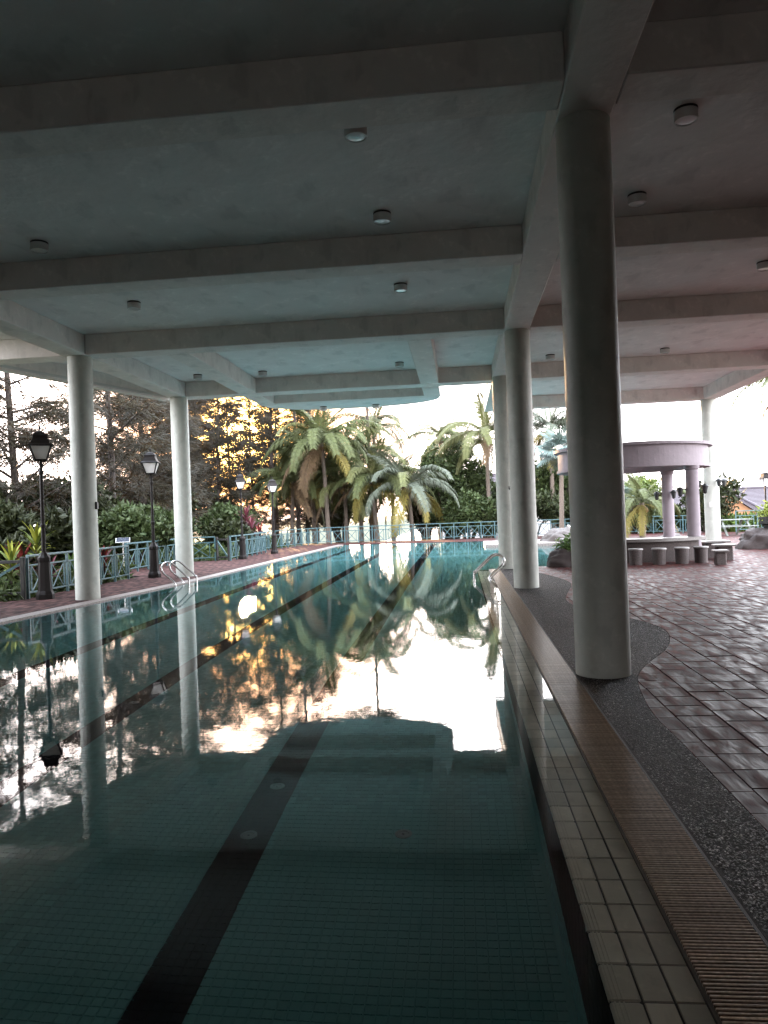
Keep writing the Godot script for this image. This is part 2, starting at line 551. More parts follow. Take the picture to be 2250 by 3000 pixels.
func build_pool() -> void:
	var basin := pool_outline(0.42)
	# walls and grout bed
	var w := MB.new()
	var n := basin.size()
	var cw := Geometry2D.is_polygon_clockwise(basin)
	for i in n:
		var a := basin[i]
		var b := basin[(i + 1) % n]
		var p := [Vector3(a.x, FLOOR_Y, a.y), Vector3(b.x, FLOOR_Y, b.y), Vector3(b.x, -0.05, b.y), Vector3(a.x, -0.05, a.y)]
		if cw: p.reverse()
		w.quad(p[0], p[1], p[2], p[3])
	var wall := structure("pool_wall", w.mesh(), M.pool_wall)
	# waterline band of small blue tiles
	var bt := MB.new()
	bt.box(Vector3.ZERO, Vector3(0.096, 0.096, 0.008), Basis.IDENTITY, 0.002)
	var bxf := []
	for i in n:
		var a := basin[i]
		var b := basin[(i + 1) % n]
		var l := a.distance_to(b)
		var dir := (b - a) / l
		var xa := Vector3(dir.x, 0, dir.y)
		var k := 0.05
		while k < l:
			var p := a + dir * k
			if a.x > 0.3 and a.x < 0.8: break
			for r in 2: bxf.append(Transform3D(Basis(xa, Vector3.UP, xa.cross(Vector3.UP)), Vector3(p.x, -0.10 - 0.1 * r, p.y)))
			k += 0.1
	scatter("waterline_tile", bt.mesh(), M.blue_tile, bxf, wall).set_meta("kind", "stuff")
	var dt := []
	for j in 190:
		for r in 7: dt.append(Transform3D(Basis(Vector3.UP, PI / 2), Vector3(0.418, -0.11 - 0.1 * r, -1.6 - 0.1 * j)))
	scatter("dark_band_tile", bt.mesh(), M.lane_tile, dt, wall).set_meta("kind", "stuff")
	var f := MB.new()
	f.prism(basin, FLOOR_Y - 0.1, FLOOR_Y - 0.004, true, false, false)
	var bed := structure("pool_floor", f.mesh(), M.pool_grout)
	# floor tiles: the nearest 300 are pieces of their own
	var lanes := [-1.40, -3.42, -5.42]
	var pitch := 0.0555
	var tm := tile_mesh(0.0515, 0.0515, 0.005, 0.002)
	var near := []
	var xfs := []
	var cols := []
	for i in range(-144, 78):
		for j in range(-742, 54):
			var p := Vector2(pitch * (i + 0.5), pitch * (j + 0.5))
			if p.x > 0.40 and p.y > -20.6: continue
			if not Geometry2D.is_point_in_polygon(p, basin): continue
			var dark := false
			for lx in lanes: dark = dark or (absf(p.x - lx) < 0.135 and p.y > -39.0)
			var at := Vector3(p.x, FLOOR_Y, p.y)
			if p.y < -2.95 and p.y > -5.0 and p.x > -2.2 and in_view(Vector3(p.x * 0.86, 0, p.y * 0.86), 1.05): near.append([px(at).z, at, dark])
			else:
				xfs.append(Transform3D(Basis.IDENTITY, at))
				var t := rng.randf_range(0.84, 1.1)
				cols.append(Color(0.012, 0.012, 0.018) if dark else Color(0.115 * t, 0.265 * t, 0.262 * t))
	near.sort_custom(func(a, b): return a[0] < b[0])
	for k in near.size():
		if k < 300: part("floor_tile", tm, M.lane_tile if near[k][2] else [M.pool_tile_a, M.pool_tile_b][rng.randi() % 2], bed, Transform3D(Basis.IDENTITY, near[k][1]))
		else:
			xfs.append(Transform3D(Basis.IDENTITY, near[k][1]))
			cols.append(Color(0.012, 0.012, 0.018) if near[k][2] else Color(0.115, 0.265, 0.262))
	for lx in lanes:
		var lm := MB.new()
		lm.quad(Vector3(lx - 0.139, FLOOR_Y - 0.0025, 2.9), Vector3(lx + 0.139, FLOOR_Y - 0.0025, 2.9), Vector3(lx + 0.139, FLOOR_Y - 0.0025, -39.0), Vector3(lx - 0.139, FLOOR_Y - 0.0025, -39.0))
		part("lane_bed", lm.mesh(), M.lane_bed, bed)
	scatter("floor_tile_field", tm, M.pool_tile, xfs, bed, cols).set_meta("kind", "stuff")
	for q in [[-0.43, -4.72], [-1.42, -4.66], [-1.41, -5.38], [-3.42, -7.4], [-3.42, -11.0]]:
		var fi := MB.new()
		fi.lathe([Vector2(0.055, 0), Vector2(0.055, 0.006), Vector2(0.035, 0.010), Vector2(0.030, 0.004), Vector2(0.010, 0.004), Vector2(0.008, 0.012), Vector2(0.0, 0.012)], 16)
		part("floor_inlet", fi.mesh(), M.inlet, bed, Transform3D(Basis.IDENTITY, Vector3(q[0], FLOOR_Y + 0.001, q[1])))
	var wt := MB.new()
	wt.prism(pool_outline(0.722), 0, WATER_Y, true, false, false)
	structure("pool_water", wt.mesh(), M.water)
	# submerged ledge of three tile rows, dark wall band below its nose
	var lb := MB.new()
	lb.box(Vector3(0.57, -0.19, -8.6), Vector3(0.30, 0.29, 23.2))
	var ledge := structure("pool_ledge", lb.mesh(), M.grout)
	var lt := [tile_mesh(0.096, 0.193, 0.012, 0.004), tile_mesh(0.094, 0.193, 0.012, 0.003)]
	var nose := MB.new()
	nose.box(Vector3(0, -0.016, 0), Vector3(0.102, 0.032, 0.194), Basis.IDENTITY, 0.008)
	for k in 3: nose.box(Vector3(-0.034 + 0.014 * k, 0.001, 0), Vector3(0.006, 0.005, 0.19), Basis.IDENTITY, 0.001)
	var nm := nose.mesh()
	for j in 93:
		var z := -1.55 - 0.1975 * j
		part("ledge_tile", nm, M.ledge[rng.randi() % 4], ledge, Transform3D(Basis.IDENTITY, Vector3(0.468, -0.036, z)))
		for k in 2: part("ledge_tile", lt[k], M.ledge[rng.randi() % 4], ledge, Transform3D(Basis.IDENTITY, Vector3(0.572 + 0.1 * k, -0.037, z)))

func build_gutter() -> void:
	var m := MB.new()
	m.box(Vector3(0.87, -0.35, -8.6), Vector3(0.34, 0.1, 23.2))
	m.box(Vector3(0.721, -0.165, -8.6), Vector3(0.014, 0.31, 23.2))
	m.box(Vector3(1.016, -0.165, -8.6), Vector3(0.014, 0.33, 23.2))
	var g := structure("gutter", m.mesh(), M.gutter)
	var s := MB.new()
	s.box(Vector3(0, -0.009, 0), Vector3(0.284, 0.018, 0.0125), Basis.IDENTITY, 0.0028)
	var sm := s.mesh()
	var z := -1.55
	var k := 0
	var rest := MB.new()
	while z > -20.2:
		if k < 300: part("grating_slat", sm, M.slat[rng.randi() % 3], g, Transform3D(Basis(Vector3.UP, rng.randf_range(-0.004, 0.004)), Vector3(0.868 + rng.randf_range(-0.0015, 0.0015), rng.randf_range(-0.0008, 0.0008), z)))
		else: rest.box(Vector3(0.868, -0.009, z), Vector3(0.284, 0.018, 0.0125), Basis.IDENTITY, 0.0028)
		z -= 0.0202
		k += 1
	part("grating_slat_row", rest.mesh(), M.slat[1], g).set_meta("kind", "stuff")

func build_right_deck() -> void:
	var edge := smooth(wash_edge, 5)
	var wash := PackedVector2Array([Vector2(1.024, 3)])
	wash.append_array(edge)
	wash.append(Vector2(1.024, -20.6))
	var wm := MB.new()
	wm.prism(wash, -0.3, 0.0)
	var ws := structure("pebble_wash_strip", wm.mesh(), M.wash)
	var pb := MB.new()
	pb.lathe([Vector2(0, -0.5), Vector2(0.8, -0.2), Vector2(1.0, 0.2), Vector2(0.55, 0.75), Vector2(0, 0.9)], 6)
	var xfs := []
	var cols := []
	while xfs.size() < 60000:
		var p := Vector2(rng.randf_range(1.03, 2.5), -1.6 - pow(rng.randf(), 1.7) * 18.5)
		if not Geometry2D.is_point_in_polygon(p, wash): continue
		var r := rng.randf_range(0.0025, 0.0052)
		xfs.append(Transform3D(Basis(Vector3.UP, rng.randf() * TAU) * Basis.from_scale(Vector3(r * rng.randf_range(0.8, 1.5), r * 0.7, r)), Vector3(p.x, 0.0005, p.y)))
		var t := rng.randf_range(0.02, 0.10) if rng.randf() < 0.93 else rng.randf_range(0.16, 0.34)
		cols.append(Color(t * 1.05, t * 0.95, t * 0.88))
	scatter("pebbles", pb.mesh(), M.pebble, xfs, ws, cols).set_meta("kind", "stuff")
	# bed below the slates
	var bay := PackedVector2Array([Vector2(0.9, -20.62), Vector2(4.31, -20.62), Vector2(4.31, -32.7), Vector2(1.16, -32.7), Vector2(1.2, -36.5), Vector2(1.8, -39.6), Vector2(0.9, -42)])
	var region := PackedVector2Array()
	for i in range(edge.size()): region.append(edge[i] + Vector2(0.006, 0))
	region.append_array([Vector2(1.7, -20.66), Vector2(4.33, -20.66), Vector2(4.33, -32.72), Vector2(1.17, -32.77), Vector2(1.22, -36.5), Vector2(1.83, -39.6), Vector2(-6.2, -41.2), Vector2(-8.2, -41.6), Vector2(-8.2, -43.4), Vector2(18, -43.4), Vector2(18, 3)])
	var bm := MB.new()
	bm.prism(region, -1.3, -0.012)
	var deck := structure("right_deck", bm.mesh(), M.deck_grout)
	var shapes := []
	for k in 4: shapes.append(tile_mesh(0.293, 0.281, 0.016, 0.004, 0.0016))
	var near := []
	var rest := MB.new()
	for i in range(-34, 56):
		var off := rng.randf_range(0.0, 0.285)
		var x := 1.515 + 0.3 * i - 0.15
		var z := 3.0 - off
		while z > -43.3:
			z -= 0.288
			var at := Vector3(x, 0, z)
			var t := PackedVector2Array([Vector2(x - 0.1465, z - 0.1405), Vector2(x + 0.1465, z - 0.1405), Vector2(x + 0.1465, z + 0.1405), Vector2(x - 0.1465, z + 0.1405)])
			var inside := 0
			for q in t: inside += 1 if Geometry2D.is_point_in_polygon(q, region) else 0
			if inside == 0 or (z > -0.8) or (x > 9.5 and z > -14): continue
			var seen := in_view(at, 1.1)
			var depth := px(at).z
			near.append([depth if seen else depth + 500.0, at, t, inside == 4])
	near.sort_custom(func(a, b): return a[0] < b[0])
	for k in near.size():
		var e: Array = near[k]
		var at: Vector3 = e[1]
		var tone: Array = [[0.150, 0.105, 0.098], [0.125, 0.090, 0.086], [0.165, 0.115, 0.104], [0.110, 0.082, 0.080], [0.175, 0.130, 0.112], [0.135, 0.092, 0.090]][rng.randi() % 6]
		var h := rng.randf_range(-0.0015, 0.0015)
		var tilt := Basis(Vector3.RIGHT, rng.randf_range(-0.006, 0.006)) * Basis(Vector3.BACK, rng.randf_range(-0.006, 0.006))
		if e[3] and k < 300:
			part("slate", shapes[rng.randi() % 4], M.slate[rng.randi() % 6], deck, Transform3D(tilt, at + Vector3.UP * h))
			continue
		rest.col = Color(tone[0], tone[1], tone[2])
		if e[3]:
			var c := []
			var o := []
			for q in [[-1, -1], [-1, 1], [1, 1], [1, -1]]:
				c.append(at + Vector3.UP * h + tilt * Vector3(q[0] * 0.1425, 0, q[1] * 0.1365))
				o.append(at + Vector3(q[0] * 0.1465, -0.016, q[1] * 0.1405))
			rest.quad(c[0], c[1], c[2], c[3])
			if at.z > -16.0:
				for i in 4: rest.face_out([c[i], c[(i + 1) % 4], o[(i + 1) % 4], o[i]], at + Vector3.DOWN * 0.05)
			continue
		for poly in Geometry2D.intersect_polygons(e[2], region):
			if poly.size() < 3: continue
			if k < 300:
				var pm := MB.new()
				pm.prism(poly, -0.012, 0.0, true, false, true)
				part("slate", pm.mesh(), M.slate[rng.randi() % 6], deck)
			else: rest.prism(poly, -0.012, 0.0, true, false, true)
	part("far_slates", rest.mesh(), M.slate_far, deck).set_meta("kind", "stuff")

func build_rear_deck() -> void:
	var m := MB.new()
	m.prism(PackedVector2Array([Vector2(-10.8, 3.01), Vector2(18, 3.01), Vector2(18, 12), Vector2(-10.8, 12)]), -1.3, -0.004)
	structure("rear_deck", m.mesh(), M.coping)

func build_left_deck() -> void:
	var e := smooth(pool_left, 4)
	var cop := PackedVector2Array()
	var deck := PackedVector2Array()
	for p in e: cop.append(p + Vector2(0.02, 0))
	for i in range(e.size() - 1, -1, -1): cop.append(e[i] + Vector2(-0.30, 0))
	var cm := MB.new()
	cm.prism(cop, -0.14, 0.012)
	structure("left_coping", cm.mesh(), M.coping)
	for p in e: deck.append(p + Vector2(-0.304, 0))
	deck.append_array([Vector2(-10.8, 3), Vector2(-10.8, -14.6), Vector2(-9.55, -15.2), Vector2(-9.5, -21.4), Vector2(-11.3, -22.4), Vector2(-11.3, -28.2), Vector2(-9.3, -28.9), Vector2(-9.3, -34.0), Vector2(-10.0, -34.4), Vector2(-10.0, -38), Vector2(-8.6, -42.6), Vector2(-8.0, -43.0), Vector2(-6.6, -41.3)])
	var dm := MB.new()
	dm.prism(deck, -0.35, -0.012)
	var d := structure("left_deck", dm.mesh(), M.deck_grout)
	var t := MB.new()
	for i in 20:
		var off := rng.randf() * 0.3
		for j in 160:
			var x := -12.0 + 0.3 * i
			var z := 1.0 - off - 0.29 * j
			var q := PackedVector2Array([Vector2(x, z), Vector2(x + 0.293, z), Vector2(x + 0.293, z + 0.283), Vector2(x, z + 0.283)])
			var k := rng.randf_range(0.8, 1.15)
			t.col = Color(0.26 * k, 0.155 * k, 0.145 * k)
			for poly in Geometry2D.intersect_polygons(q, deck):
				if poly.size() > 2: t.prism(poly, -0.012, rng.randf_range(-0.002, 0.002), true, false, z > -16)
	part("paving", t.mesh(), M.left_paving, d).set_meta("kind", "stuff")


# ---------------------------------------------------------------- pavilion
func beam(p: Node3D, x0: float, x1: float, z0: float, z1: float, y0 := BEAM_Y, y1 := SLAB_Y) -> void:
	var m := MB.new()
	m.box(Vector3((x0 + x1) / 2, (y0 + y1) / 2, (z0 + z1) / 2), Vector3(absf(x1 - x0), y1 - y0, absf(z1 - z0)), Basis.IDENTITY, 0.012)
	part("beam", m.mesh(), M.beam, p)

func build_pavilion() -> void:
	var p := thing("pool_pavilion", "pale painted concrete pavilion roof with deep beams and round columns over the pool", "pavilion")
	var s := MB.new()
	s.prism(PackedVector2Array([Vector2(-10.6, 10.2), Vector2(9.0, 10.2), Vector2(9.0, -27.15), Vector2(1.0, -27.15), Vector2(1.0, -21.22), Vector2(-0.44, -21.22), Vector2(-0.44, -23.1), Vector2(-6.14, -23.1), Vector2(-6.14, -21.22), Vector2(-8.5, -21.25), Vector2(-10.6, -15.45)]), SLAB_Y, SLAB_Y + 0.3)
	part("roof_slab", s.mesh(), M.ceiling, p)
	var tip := MB.new()
	var arc := PackedVector2Array([Vector2(-6.1, -23.12)])
	for k in 17:
		var a := PI * k / 16
		arc.append(Vector2(-3.27 - 2.8 * cos(a), -23.12 - 1.62 * pow(sin(a), 0.8)))
	arc.append(Vector2(-0.45, -23.12))
	var tidy := PackedVector2Array()
	for q in arc:
		if tidy.is_empty() or tidy[tidy.size() - 1].distance_to(q) > 0.03: tidy.append(q)
	tip.prism(tidy, BEAM_Y + 0.02, BEAM_Y + 0.30)
	part("canopy_tip", tip.mesh(), M.ceiling, p)
	var g := 0.004
	# long beams first, cross beams butt between them
	beam(p, 1.02, 1.52, 9.8, -26.62)
	beam(p, -8.2, -7.7, 9.8, -21.2)
	beam(p, 8.5, 9.0, 9.8, -26.62)
	beam(p, 1.02, 9.0, -26.62 - g, -27.1)
	for z in [[2.0, 1.5], [-2.1, -2.58], [-6.37, -6.85], [-10.6, -11.06], [-14.9, -15.4], [-20.65, -21.2]]:
		beam(p, 1.52 + g, 8.5 - g, z[0], z[1])
		beam(p, -7.7 + g, 1.02 - g, z[0], z[1])
		if z[0] > -16: beam(p, -10.6, -8.2 - g, z[0], z[1])
	for x in [[-0.95, -0.45], [-6.12, -5.62]]:
		beam(p, x[0], x[1], -15.4 - g, -20.65 + g)
		beam(p, x[0], x[1], -21.2 - g, -23.1)
	beam(p, -5.62 + g, -0.95 - g, -22.72, -23.1)
	var e := MB.new()
	e.bar(Vector3(-10.4, 5.36, -15.5), Vector3(-8.45, 5.36, -21.15), 0.22, 0.42, Vector3.UP, 0.012)
	part("edge_beam", e.mesh(), M.beam, p)
	var e2 := MB.new()
	e2.bar(Vector3(-10.28, 5.24, -15.5), Vector3(-8.33, 5.24, -21.1), 0.03, 0.06)
	part("conduit", e2.mesh(), M.light_body, p)
	var c := MB.new()
	c.lathe([Vector2(0.0, BEAM_Y - 0.001), Vector2(0.25, BEAM_Y - 0.001), Vector2(0.25, 0.0), Vector2(0.255, -0.2)], 40)
	var cm := MB.new()
	var pr := [Vector2(0.25, -0.3), Vector2(0.25, 2.4), Vector2(0.25, BEAM_Y)]
	cm.lathe(pr, 40)
	var col := cm.mesh()
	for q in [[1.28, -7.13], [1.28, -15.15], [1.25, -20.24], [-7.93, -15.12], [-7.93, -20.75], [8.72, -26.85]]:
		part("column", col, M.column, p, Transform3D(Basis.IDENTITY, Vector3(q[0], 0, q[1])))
	# the building the deck belongs to, behind the photographer
	var bw := MB.new()
	bw.box(Vector3(-0.8, 4.05, 10.0), Vector3(20.5, 3.1, 0.3))
	bw.box(Vector3(-6.05, 1.1, 10.0), Vector3(10.0, 2.8, 0.3))
	bw.box(Vector3(5.65, 1.1, 10.0), Vector3(7.6, 2.8, 0.3))
	part("back_wall", bw.mesh(), M.wall, p)
	var rw := MB.new()
	rw.box(Vector3(9.25, 2.6, -1.8), Vector3(0.3, 6.0, 23.6))
	part("side_wall", rw.mesh(), M.wall, p)
	var lw := MB.new()
	lw.box(Vector3(-10.8, 2.6, -1.3), Vector3(0.3, 6.0, 22.6))
	part("side_wall", lw.mesh(), M.wall, p)

func build_ceiling_lights() -> void:
	var ring := MB.new()
	ring.lathe([Vector2(0.0, 0.0), Vector2(0.118, 0.0), Vector2(0.118, -0.022), Vector2(0.10, -0.022)].map(func(q): return Vector2(q.x, q.y)), 28)
	var rm := MB.new()
	rm.lathe([Vector2(0.112, -0.024), Vector2(0.118, -0.024), Vector2(0.118, 0.0)], 28)
	var body := MB.new()
	body.lathe([Vector2(0.0, -0.112), Vector2(0.096, -0.112), Vector2(0.100, -0.122), Vector2(0.114, -0.122), Vector2(0.118, -0.116), Vector2(0.118, -0.025), Vector2(0.06, -0.025)], 28)
	var lens := MB.new()
	lens.lathe([Vector2(0.0, -0.117), Vector2(0.05, -0.117), Vector2(0.095, -0.114)], 28)
	var L := [
		[-0.92, -7.6, SLAB_Y, "round ceiling light nearest the camera, showing its pale disc face"],
		[-0.88, -9.85, SLAB_Y, "round ceiling light just before the second cross beam, half-bright face"],
		[-5.75, -9.94, SLAB_Y, "dim round ceiling light alone at the far left in the dark bay"],
		[-0.88, -12.96, SLAB_Y, "round ceiling light in the bay behind the second beam, toward the right"],
		[-5.72, -12.94, SLAB_Y, "round ceiling light in the bay behind the second beam, toward the left"],
		[-6.97, -19.7, SLAB_Y, "small ceiling light in the narrow left bay by the second left column"],
		[-5.17, -19.75, SLAB_Y, "small ceiling light at the left end of the wide pale bay"],
		[-1.44, -19.6, SLAB_Y, "small ceiling light at the right end of the wide pale bay"],
		[-4.3, -24.0, BEAM_Y + 0.02, "left one of two lights under the curved canopy tip"],
		[-2.58, -24.1, BEAM_Y + 0.02, "right one of two lights under the curved canopy tip"],
		[2.44, -7.85, SLAB_Y, "dark round ceiling light at top right beside the near column"],
		[2.43, -9.9, SLAB_Y, "dark ceiling light right of the near column, second from the top"],
		[5.25, -13.1, SLAB_Y, "ceiling light cut by the right edge of the picture"],
		[2.5, -19.75, SLAB_Y, "small ceiling light between the second column and the near column"],
		[5.4, -19.76, SLAB_Y, "small flat ceiling light right of the near column in the far bay"]]
	var r2 := rm.mesh()
	var b2 := body.mesh()
	var l2 := lens.mesh()
	for q in L:
		var t := thing("ceiling_light", q[3], "light", Vector3(q[0], q[2], q[1]), rng.randf(), "round lights under the pavilion ceiling")
		part("mounting_ring", r2, M.black, t)
		part("housing", b2, M.light_body, t)
		part("lens", l2, M.light_lens, t)


# ---------------------------------------------------------------- fences, lamps, ladders
var fence_meshes := {}
func fence(path: Array, called: String, label: String, step := 0.85, ht := 0.94, y0 := -0.02) -> void:
	var f := thing(called, label, "fence", Vector3.ZERO, 0.0, "teal railings around the pool")
	for i in path.size() - 1:
		var a: Vector2 = path[i]
		var b: Vector2 = path[i + 1]
		var l := a.distance_to(b)
		var n := maxi(1, roundi(l / step))
		var s := l / n
		var key := "%.3f" % s
		if not fence_meshes.has(key):
			var g := {}
			var post := MB.new()
			post.box(Vector3(0, ht / 2, 0), Vector3(0.055, ht, 0.055), Basis.IDENTITY, 0.006)
			g.post = post.mesh()
			var top := MB.new()
			top.box(Vector3(s / 2, ht + 0.022, 0), Vector3(s, 0.045, 0.085), Basis.IDENTITY, 0.006)
			g.top_rail = top.mesh()
			var mid := MB.new()
			mid.box(Vector3(s / 2, 0, 0), Vector3(s - 0.057, 0.035, 0.035), Basis.IDENTITY, 0.004)
			g.rail = mid.mesh()
			var pick := MB.new()
			pick.box(Vector3(0, ht * 0.485, 0), Vector3(0.028, ht * 0.60, 0.026), Basis.IDENTITY, 0.004)
			g.picket = pick.mesh()
			var x0 := 0.17 * s + 0.02
			var x1 := s - x0
			for k in 2:
				var br := MB.new()
				var p0 := Vector3(x0, ht * 0.19, 0.009 - 0.018 * k)
				var p1 := Vector3(x1, ht * 0.78, 0.009 - 0.018 * k)
				if k == 1:
					p0.y = ht * 0.78; p1.y = ht * 0.19
				br.bar(p0, p1, 0.016, 0.03, Vector3.UP, 0.003)
				g["brace%d" % k] = br.mesh()
			fence_meshes[key] = g
		var g: Dictionary = fence_meshes[key]
		var d := Vector3(b.x - a.x, 0, b.y - a.y).normalized()
		var bs := Basis(d, Vector3.UP, d.cross(Vector3.UP))
		for k in n:
			var o := Vector3(a.x, y0, a.y) + d * s * k
			var xf := Transform3D(bs, o)
			part("post", g.post, M.fence, f, xf)
			part("top_rail", g.top_rail, M.fence, f, xf)
			part("rail", g.rail, M.fence, f, xf.translated_local(Vector3(0, ht * 0.80, 0)))
			part("rail", g.rail, M.fence, f, xf.translated_local(Vector3(0, ht * 0.165, 0)))
			part("picket", g.picket, M.fence, f, xf.translated_local(Vector3(0.17 * s, 0, 0)))
			part("picket", g.picket, M.fence, f, xf.translated_local(Vector3(s - 0.17 * s, 0, 0)))
			part("brace", g.brace0, M.fence, f, xf)
			part("brace", g.brace1, M.fence, f, xf)
		if i == path.size() - 2: part("post", g.post, M.fence, f, Transform3D(bs, Vector3(b.x, y0, b.y)))

func gate(a: Vector3, b: Vector3, label: String, ht := 0.95) -> void:
	var t := thing("wooden_gate", label, "gate", a)
	var d := b - a
	var l := d.length()
	var bs := Basis(d.normalized(), Vector3.UP, d.normalized().cross(Vector3.UP))
	for x in [0.0, l]:
		var m := MB.new()
		m.box(Vector3(x, ht / 2, 0), Vector3(0.09, ht, 0.09), Basis.IDENTITY, 0.01)
		part("post", m.mesh(), M.dark_wood, t, Transform3D(bs, Vector3.ZERO))
	for y in [0.15, ht - 0.1]:
		var m := MB.new()
		m.box(Vector3(l / 2, y, 0), Vector3(l - 0.1, 0.07, 0.04), Basis.IDENTITY, 0.006)
		part("rail", m.mesh(), M.dark_wood, t, Transform3D(bs, Vector3.ZERO))
	var m2 := MB.new()
	m2.bar(Vector3(0.06, ht - 0.15, 0.03), Vector3(l - 0.06, 0.2, 0.03), 0.03, 0.06)
	part("brace", m2.mesh(), M.fence, t, Transform3D(bs, Vector3.ZERO))

func build_fences() -> void:
	fence([Vector2(-9.47, -15.45), Vector2(-9.42, -20.3)], "railing", "pale blue railing beside the nearest lamp post and first left column")
	fence([Vector2(-10.55, -22.6), Vector2(-10.75, -28.0), Vector2(-9.62, -28.45)], "railing", "teal railing set back behind the left pool ladder and second left column")
	fence([Vector2(-8.92, -28.2), Vector2(-9.04, -33.9)], "railing", "teal railing behind the third lamp post, left of the pool")
	fence([Vector2(-9.72, -34.2), Vector2(-9.66, -36.8), Vector2(-9.3, -39.5), Vector2(-8.7, -42.0), Vector2(-8.27, -42.6)], "railing", "curving teal railing past the farthest lamp post to the pool corner", 0.8)
	fence([Vector2(-8.27, -42.6), Vector2(2.0, -44.0)], "railing", "long teal railing across the far end of the pool, in front of the coconut palms", 0.8)
	fence([Vector2(2.0, -44.0), Vector2(9.9, -42.6), Vector2(12.4, -40.4)], "railing", "teal railing behind the fan palm and the bar columns", 0.8)
	fence([Vector2(14.0, -39.6), Vector2(18.0, -39.0)], "railing", "short teal railing beside the picnic table, below the tiled roof", 1.0, 1.1)
	gate(Vector3(-9.52, -0.02, -15.35), Vector3(-10.7, -0.02, -15.1), "dark wooden gate at the left edge beside the nearest lamp post")
	gate(Vector3(-9.56, -0.02, -28.5), Vector3(-8.98, -0.02, -28.2), "narrow dark gate between two teal railings left of the third lamp post")
	var p := thing("solar_panel", "small tilted solar panel standing behind the left railing", "solar panel", Vector3(-10.4, -0.1, -22.1), 0.4)
	var st := MB.new()
	st.tube([Vector3.ZERO, Vector3(0, 1.12, 0)], [0.018, 0.018], 8)
	part("pole", st.mesh(), M.steel, p)
	var fr := MB.new()
	var tb := Basis(Vector3.RIGHT, 0.45)
	fr.box(Vector3(0, 1.17, 0), Vector3(0.42, 0.03, 0.30), tb, 0.005)
	part("frame", fr.mesh(), M.light_body, p)
	var pn := MB.new()
	pn.box(Vector3(0, 1.17, 0) + tb * Vector3(0, 0.018, 0), Vector3(0.38, 0.006, 0.26), tb)
	part("panel", pn.mesh(), M.solar, p)

var lamp_meshes := []
func lamp(at: Vector3, turn: float, h: float, label: String) -> void:
	var t := thing("lamp_post", label, "lamp post", at, turn, "old-style lantern posts around the pool")
	if lamp_meshes.is_empty():
		var base := MB.new()
		base.lathe([Vector2(0.0, -0.1), Vector2(0.19, -0.1), Vector2(0.19, 0.10), Vector2(0.165, 0.16), Vector2(0.15, 0.18), Vector2(0.135, 0.30), Vector2(0.12, 0.80), Vector2(0.135, 0.84), Vector2(0.135, 0.90), Vector2(0.09, 0.96), Vector2(0.06, 1.02), Vector2(0, 1.02)], 8)
		var pole := MB.new()
		pole.lathe([Vector2(0.046, 1.0), Vector2(0.043, 1.55), Vector2(0.058, 1.57), Vector2(0.058, 1.62), Vector2(0.042, 1.64), Vector2(0.037, 2.70), Vector2(0.052, 2.72), Vector2(0.052, 2.78), Vector2(0.036, 2.80), Vector2(0.030, 3.02), Vector2(0, 3.02)], 16)
		var lo := 3.02
		var hi := 3.32
		var fr := MB.new()
		for q in [[-1, -1], [1, -1], [1, 1], [-1, 1]]:
			var q2: Array = [-q[1], q[0]]
			fr.bar(Vector3(q[0] * 0.14, lo, q[1] * 0.14), Vector3(q[0] * 0.25, hi, q[1] * 0.25), 0.032, 0.032, Vector3(q[0], 0, -q[1]))
			fr.bar(Vector3(q[0] * 0.14, lo, q[1] * 0.14), Vector3(q2[0] * 0.14, lo, q2[1] * 0.14), 0.03, 0.03)
			fr.tube([Vector3(q[0] * 0.10, lo, q[1] * 0.10), Vector3(q[0] * 0.05, lo - 0.07, q[1] * 0.05), Vector3(q[0] * 0.02, lo - 0.16, q[1] * 0.02)], [0.008, 0.008, 0.008], 6)
		fr.box(Vector3(0, lo - 0.045, 0), Vector3(0.06, 0.09, 0.06))
		var glass := []
		for k in 4:
			var g := MB.new()
			var bs := Basis(Vector3.UP, k * PI / 2)
			var p := [Vector3(-0.126, lo + 0.01, 0.129), Vector3(0.126, lo + 0.01, 0.129), Vector3(0.235, hi - 0.004, 0.239), Vector3(-0.235, hi - 0.004, 0.239)]
			for i in 4: p[i] = bs * p[i]
			g.face_out(p, Vector3(0, lo, 0))
			var inn := p.map(func(q): return q - bs * Vector3(0, 0, 0.006))
			g.face_out(inn, bs * Vector3(0, lo, 9))
			glass.append(g.mesh())
		var roof := MB.new()
		var dd := PI / 4
		roof.lathe([Vector2(0.0, hi), Vector2(0.41, hi), Vector2(0.415, hi + 0.015), Vector2(0.325, hi + 0.06), Vector2(0.255, hi + 0.16), Vector2(0.245, hi + 0.21), Vector2(0.265, hi + 0.225), Vector2(0.16, hi + 0.30), Vector2(0.05, hi + 0.33), Vector2(0, hi + 0.33)], 4, Vector3.ZERO, dd)
		var fin := MB.new()
		fin.lathe([Vector2(0.02, hi + 0.32), Vector2(0.014, hi + 0.36), Vector2(0.028, hi + 0.385), Vector2(0.026, hi + 0.42), Vector2(0.012, hi + 0.445), Vector2(0, hi + 0.48)], 12)
		lamp_meshes = [base.mesh(), pole.mesh(), fr.mesh(), glass, roof.mesh(), fin.mesh()]
	var s := h / 3.75
	var xf := Transform3D(Basis.from_scale(Vector3.ONE * s), Vector3.ZERO)
	part("pedestal", lamp_meshes[0], M.iron, t, xf)
	part("pole", lamp_meshes[1], M.iron, t, xf)
	var xl := Transform3D(Basis.from_scale(Vector3(s * 0.84, s, s * 0.84)), Vector3.ZERO)
	var l := part("lantern_frame", lamp_meshes[2], M.iron, t, xl)
	for g in lamp_meshes[3]: part("pane", g, M.lantern_glass, l)
	var r := part("lantern_roof", lamp_meshes[4], M.iron, t, xl)
	part("finial", lamp_meshes[5], M.iron, r)

